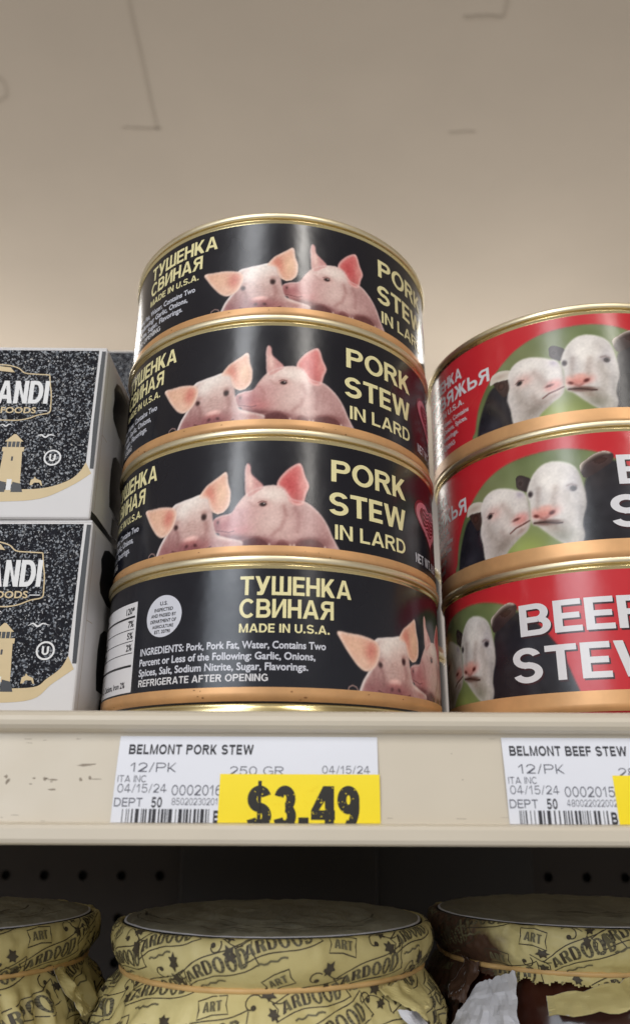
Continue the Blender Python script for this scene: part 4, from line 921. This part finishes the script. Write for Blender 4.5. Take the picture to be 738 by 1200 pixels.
def wrap_pattern(seed, base):
    """the printed paper: ribbons with a growing word, tendrils with beads, leaves, pennants"""
    rr = random.Random(seed); T = Art(); cu = (1.5, 1.2); cell = rr.randrange(4)
    for row in range(6):
        v0 = .8 + row * 6.9; u = -80 + (row % 2) * 9 + rr.uniform(-2, 2)
        while u < 74:
            k = (0, 1, 0, 2, 1)[cell % 5]; cell += 1
            dv = rr.uniform(-.8, .8)
            if k == 0:
                rot = rr.uniform(.16, .42); c, s_ = math.cos(rot), math.sin(rot); W = rr.uniform(17, 19)
                def pt(a, b): return (u + a * c - b * s_, v0 + 5.2 + dv - (a * s_ + b * c))
                def top(a): return 3.0 + a * .12 + .7 * math.sin(a / W * 5.5)
                def bot(a): return -.9 + .7 * math.sin(a / W * 5.5)
                T.line([pt(a, top(a)) for a in np.linspace(-1.2, W + 1, 18)], .26, M_wdk, 1, cu); T.line([pt(a, bot(a)) for a in np.linspace(-1.2, W + 1, 18)], .26, M_wdk, 1, cu)
                T.line([pt(-1.2, bot(0)), pt(-.2, 1.2), pt(-1.2, top(0))], .26, M_wdk, 1, cu); T.line([pt(W + 1, bot(W)), pt(W + .2, 2), pt(W + 1, top(W))], .26, M_wdk, 1, cu)
                Wd, polys = block_polys('ARDOOD', .30, .12, .10)
                for i_, q in enumerate(polys):
                    Q = []
                    for x, y in q:
                        a = x / Wd * (W - 1.6) + .6; hh = (top(a) - bot(a)) - 1.5
                        Q.append(pt(a, bot(a) + .75 + y * hh))
                    T.poly(Q, M_wink if i_ % 3 else M_wdk, 1 + .06 * (i_ % 9), cu)
                T.line([pt(3 + q * .8, -2.0 + .25 * math.sin(q * 1.9)) for q in range(10)], .42, M_wink, 1.6, cu)
                u += W + rr.uniform(1, 3)
            elif k == 1:
                R0 = rr.uniform(2.0, 2.7); ph = rr.uniform(0, 6); sg = rr.choice((-1, 1)); cx, cy = u + 3.4, v0 + 2.6 + dv
                sp = [(cx + R0 * (1 - .07 * q) * math.cos(ph + sg * q * .42), cy + R0 * (1 - .07 * q) * math.sin(ph + sg * q * .42)) for q in range(12)]
                T.line(sp, .3, M_wdk, 1, cu); T.disc(sp[-1][0], sp[-1][1], .62, M_wdk, 1.3, cu)
                T.line([(sp[0][0] + q * .9, sp[0][1] + 1.2 * math.sin(q * .5 + ph)) for q in range(7)], .24, M_wdk, 1.5, cu)
                for lk in range(2):
                    lx, ly, la = cx + rr.uniform(2.6, 5.4), cy + (-2.2 if lk else 1.8) + rr.uniform(-.6, .6), rr.uniform(0, 6.28); z_ = rr.uniform(.8, 1.15)
                    leaf = [(2.3, 0), (1.2, .5), (.9, 1.3), (.1, .8), (-.9, 1.2), (-.9, .35), (-1.9, 0), (-.9, -.4), (-.8, -1.2), (.1, -.8), (1.0, -1.3), (1.2, -.4)]
                    T.poly([(lx + (x * math.cos(la) - y * math.sin(la)) * z_, ly + (x * math.sin(la) + y * math.cos(la)) * z_) for x, y in leaf], M_wdk, 1.7 + .2 * lk, cu)
                u += 9.5 + rr.uniform(0, 1.5)
            else:
                rot = rr.uniform(-.9, .2); c, s_ = math.cos(rot), math.sin(rot)
                def pt2(a, b): return (u + 3.6 + a * c - b * s_, v0 + 3.2 + dv + a * s_ + b * c)
                q = [pt2(-3.6, -1.8), pt2(0, -2.4), pt2(3.6, -2.0), pt2(3.2, 0), pt2(3.7, 2.1), pt2(0, 1.7), pt2(-3.5, 2.2), pt2(-3.1, .2)]
                T.line(q, .28, M_wdk, 1, cu, closed=True)
                Wd, polys = block_polys('ART', .32, .14, .1)
                for i_, g_ in enumerate(polys): T.poly([pt2(-2.3 + x / Wd * 4.6, .9 - y * 2.2) for x, y in g_][::-1], M_wink, 1.2 + .06 * i_, cu)
                u += 8.6 + rr.uniform(0, 1.5)
    return T

def make_jar(label, x, y, ztop, seed, paper, rz=0., crumple=1.0, flaps=(), torn=None):
    t = thing('wrapped_jar', label, 'jar', place(x, y, -152), 'paper wrapped jars on the lower shelf', rz)
    up = ztop + 152
    fn = wrap_fn(seed, crumple)
    def gone(u, v):                                           # where the paper has been ripped away
        return torn[0] < u < torn[1] and v > torn[2] + 1.3 * mnoise.noise(Vector((u * .35, seed, 0))) + .9 * mnoise.noise(Vector((u * 1.3, seed, 5)))
    nu = 600 if torn else 300; vs = np.linspace(0, PL[-1], 150 if torn else 70); V = []; F = []
    for v in vs:
        for k in range(nu): V.append(fn(2 * math.pi * RJ * k / nu, v, 0) + mm(0, 0, up))
    for j in range(len(vs) - 1):
        for k in range(nu):
            if torn and gone((2 * math.pi * RJ * (k + .5) / nu + math.pi * RJ) % (2 * math.pi * RJ) - math.pi * RJ, (vs[j] + vs[j + 1]) / 2): continue
            F.append((j * nu + k, (j + 1) * nu + k, (j + 1) * nu + (k + 1) % nu, j * nu + (k + 1) % nu))
    sheet = mesh_from('sheet', V, F, paper)
    wp = wrap_pattern(seed * 7 + 1, paper)
    if torn:
        keep = [not any(gone(*wp.V[q]) for q in f) for f in wp.F]
        wp.I = [q for q, k_ in zip(wp.I, keep) if k_]; wp.F = [q for q, k_ in zip(wp.F, keep) if k_]
    pat = wp.build('pattern', lambda a, b, l: fn(a, b, l) + mm(0, 0, up))
    me = join_meshes('paper_cover', [sheet, pat]); me.shade_smooth(); obj('paper_cover', me, t)
    # lid under the paper's edge
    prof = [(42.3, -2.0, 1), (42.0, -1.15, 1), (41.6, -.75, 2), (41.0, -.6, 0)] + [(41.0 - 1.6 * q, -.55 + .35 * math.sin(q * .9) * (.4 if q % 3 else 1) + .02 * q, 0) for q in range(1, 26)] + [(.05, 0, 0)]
    def wrinkle(a, i_, r, z):
        px, py = r * math.sin(a) / 44, r * math.cos(a) / 44
        k = min(1., (41.6 - r) / 4) if r < 41.6 else 0
        n_ = 1 - 2.2 * abs(mnoise.noise(Vector((px * 5 + seed, py * 5, 1.3)))); n2 = mnoise.noise(Vector((px * 13 + seed, py * 13, 4)))
        return r + .35 * mnoise.noise(Vector((math.sin(a) * 4 + seed, math.cos(a) * 4, 2))), z + k * (.55 * n_ + .35 * n2)
    me = lathe('lid', [(r, z + up, i) for r, z, i in prof], [M_lidg, M_recess, M_back], seg=180, close_top=True, fn=wrinkle)
    tp = Art(); rq = random.Random(seed + 50)
    for q in range(7):
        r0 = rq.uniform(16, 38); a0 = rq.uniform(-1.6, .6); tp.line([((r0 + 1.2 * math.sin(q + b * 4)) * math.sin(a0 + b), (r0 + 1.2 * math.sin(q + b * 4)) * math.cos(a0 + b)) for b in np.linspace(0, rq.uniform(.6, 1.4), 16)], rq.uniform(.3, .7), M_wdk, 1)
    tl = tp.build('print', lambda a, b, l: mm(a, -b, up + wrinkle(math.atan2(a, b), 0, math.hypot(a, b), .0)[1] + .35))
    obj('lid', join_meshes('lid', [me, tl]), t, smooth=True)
    # the lid's black edge is painted shade where lid and paper meet
    seal = []
    obj('jar_body', lathe('jar_body', [(38, .5), (41.5, 2), (42.5, 8), (42.5, up - 26), (40, up - 17), (37, up - 13), (37, up - 2)], M_glass, seg=96, close_bot=True), t, smooth=True)
    # rubber band: a round cord that rides on the paper
    V = []; F = []; nb, nr = 180, 8
    rb = random.Random(seed)
    for k in range(nb):
        a = 2 * math.pi * k / nb; c = fn(a * RJ, PL[9] + .35 * math.sin(a * 2 + seed), 0) + mm(0, 0, up); rad = Vector((math.sin(a), -math.cos(a), 0))
        for q in range(nr):
            b = 2 * math.pi * q / nr; V.append(c + rad * (.00015 + .00055 * math.cos(b)) + Vector((0, 0, .0007 * math.sin(b))))
    for k in range(nb):
        for q in range(nr): F.append((k * nr + q, ((k + 1) % nb) * nr + q, ((k + 1) % nb) * nr + (q + 1) % nr, k * nr + (q + 1) % nr))
    obj('rubber_band', mesh_from('rubber_band', V, F, M_band), t, smooth=True)
    for fl in flaps: torn_flap(t, fn, up, *fl)
    return t

def torn_flap(t, fn, up, u0, v0, pts, out, m_front, m_back, curl):
    """a torn tongue of the paper standing off the jar: pts in mm (along the jar, downward) with a ragged edge"""
    rr = random.Random(int(u0 * 10) + 77); n = 14
    a0 = np.array(pts, float)
    # ruled strip between the left and right edges (pts = [left0, left1, right0, right1])
    V = []; F = []
    for i in range(n + 1):
        s = i / n
        for j in range(n + 1):
            q = j / n
            p = (a0[0] * (1 - q) + a0[1] * q) * (1 - s) + (a0[2] * (1 - q) + a0[3] * q) * s
            jit = .5 * mnoise.noise(Vector((p[0] * .5, p[1] * .5, u0))) + (rr.uniform(-.35, .35) if j in (0, n) or i in (0, n) else 0)
            off = out * (q ** 1.3) + curl * math.sin(s * math.pi) + 1.1 * mnoise.noise(Vector((p[0] * .3, p[1] * .3, 3 + u0))) + .9 * (1 - 2 * abs(mnoise.noise(Vector((p[0] * .22 + 4, p[1] * .22, u0)))))
            b = fn(u0 + p[0], min(max(v0 + p[1] + jit, 0), PL[-1]), 4) + mm(0, 0, up)
            a = (u0 + p[0]) / RJ; b += Vector((math.sin(a), -math.cos(a), 0)) * off / 1000. + mm(0, 0, -curl * .15 * q)
            V.append(b)
    for i in range(n):
        for j in range(n): F.append((i * (n + 1) + j, (i + 1) * (n + 1) + j, (i + 1) * (n + 1) + j + 1, i * (n + 1) + j + 1))
    V2 = [v + Vector((0, .00035, -.00005)) for v in V]; nv = len(V)
    F2 = [tuple(reversed([q + nv for q in f])) for f in F]
    rim_ = [i * (n + 1) for i in range(n + 1)] + [n * (n + 1) + j for j in range(1, n + 1)] + [i * (n + 1) + n for i in range(n - 1, -1, -1)] + [j for j in range(n - 1, 0, -1)]
    F3 = [(rim_[k], rim_[k] + nv, rim_[(k + 1) % len(rim_)] + nv, rim_[(k + 1) % len(rim_)]) for k in range(len(rim_))]
    me = mesh_from('torn_flap', V + V2, F + F2 + F3, [m_front, m_back], [0] * len(F) + [1] * (len(F2) + len(F3)))
    obj('torn_flap', me, t, smooth=False)

make_jar('whole yellow paper wrapped jar in the middle, below the pork price tag', -11.2, 255, -28.2, 3, M_wrap, 0., 1.0,
         [(30, 15, [(0, 0), (7, 7), (9, -1.5), (13, 4)], 3.5, M_wrap, M_back, .6), (33, 20, [(0, 0), (2, 9), (7, 1), (8, 8)], 4.5, M_back, M_back, .8)])
make_jar('yellow paper wrapped jar at the left end, its cover cut in strips', -106.6, 256, -28.0, 11, M_wrap, .5, 1.25,
         [(28, 14, [(0, 0), (3, 12), (5, 0), (8, 11)], 3.0, M_wrap, M_back, .5)])
make_jar('torn brown stained paper wrapped jar at the right end, white shreds hanging', 80.5, 275, -28.2, 23, M_wrap_t, 0., 1.15,
         [(-40, 14, [(0, 5), (-3, 16), (10, 0), (16, 15)], 5.0, M_back, M_back, 1.3), (-21, 13.5, [(0, 6.0), (1.5, 9.5), (25, -.5), (25, 4.5)], 6.5, M_wrap, M_back, .9),
          (6, 13, [(0, 2.0), (2, 7.5), (13, 1), (14, 6)], 6.0, M_wrap, M_back, 1.2), (-48, 12, [(0, 0), (-1, 9), (7, 1), (7, 12)], 2.0, M_wrap_t, M_back, .6)], (-46, 62, 16.5))
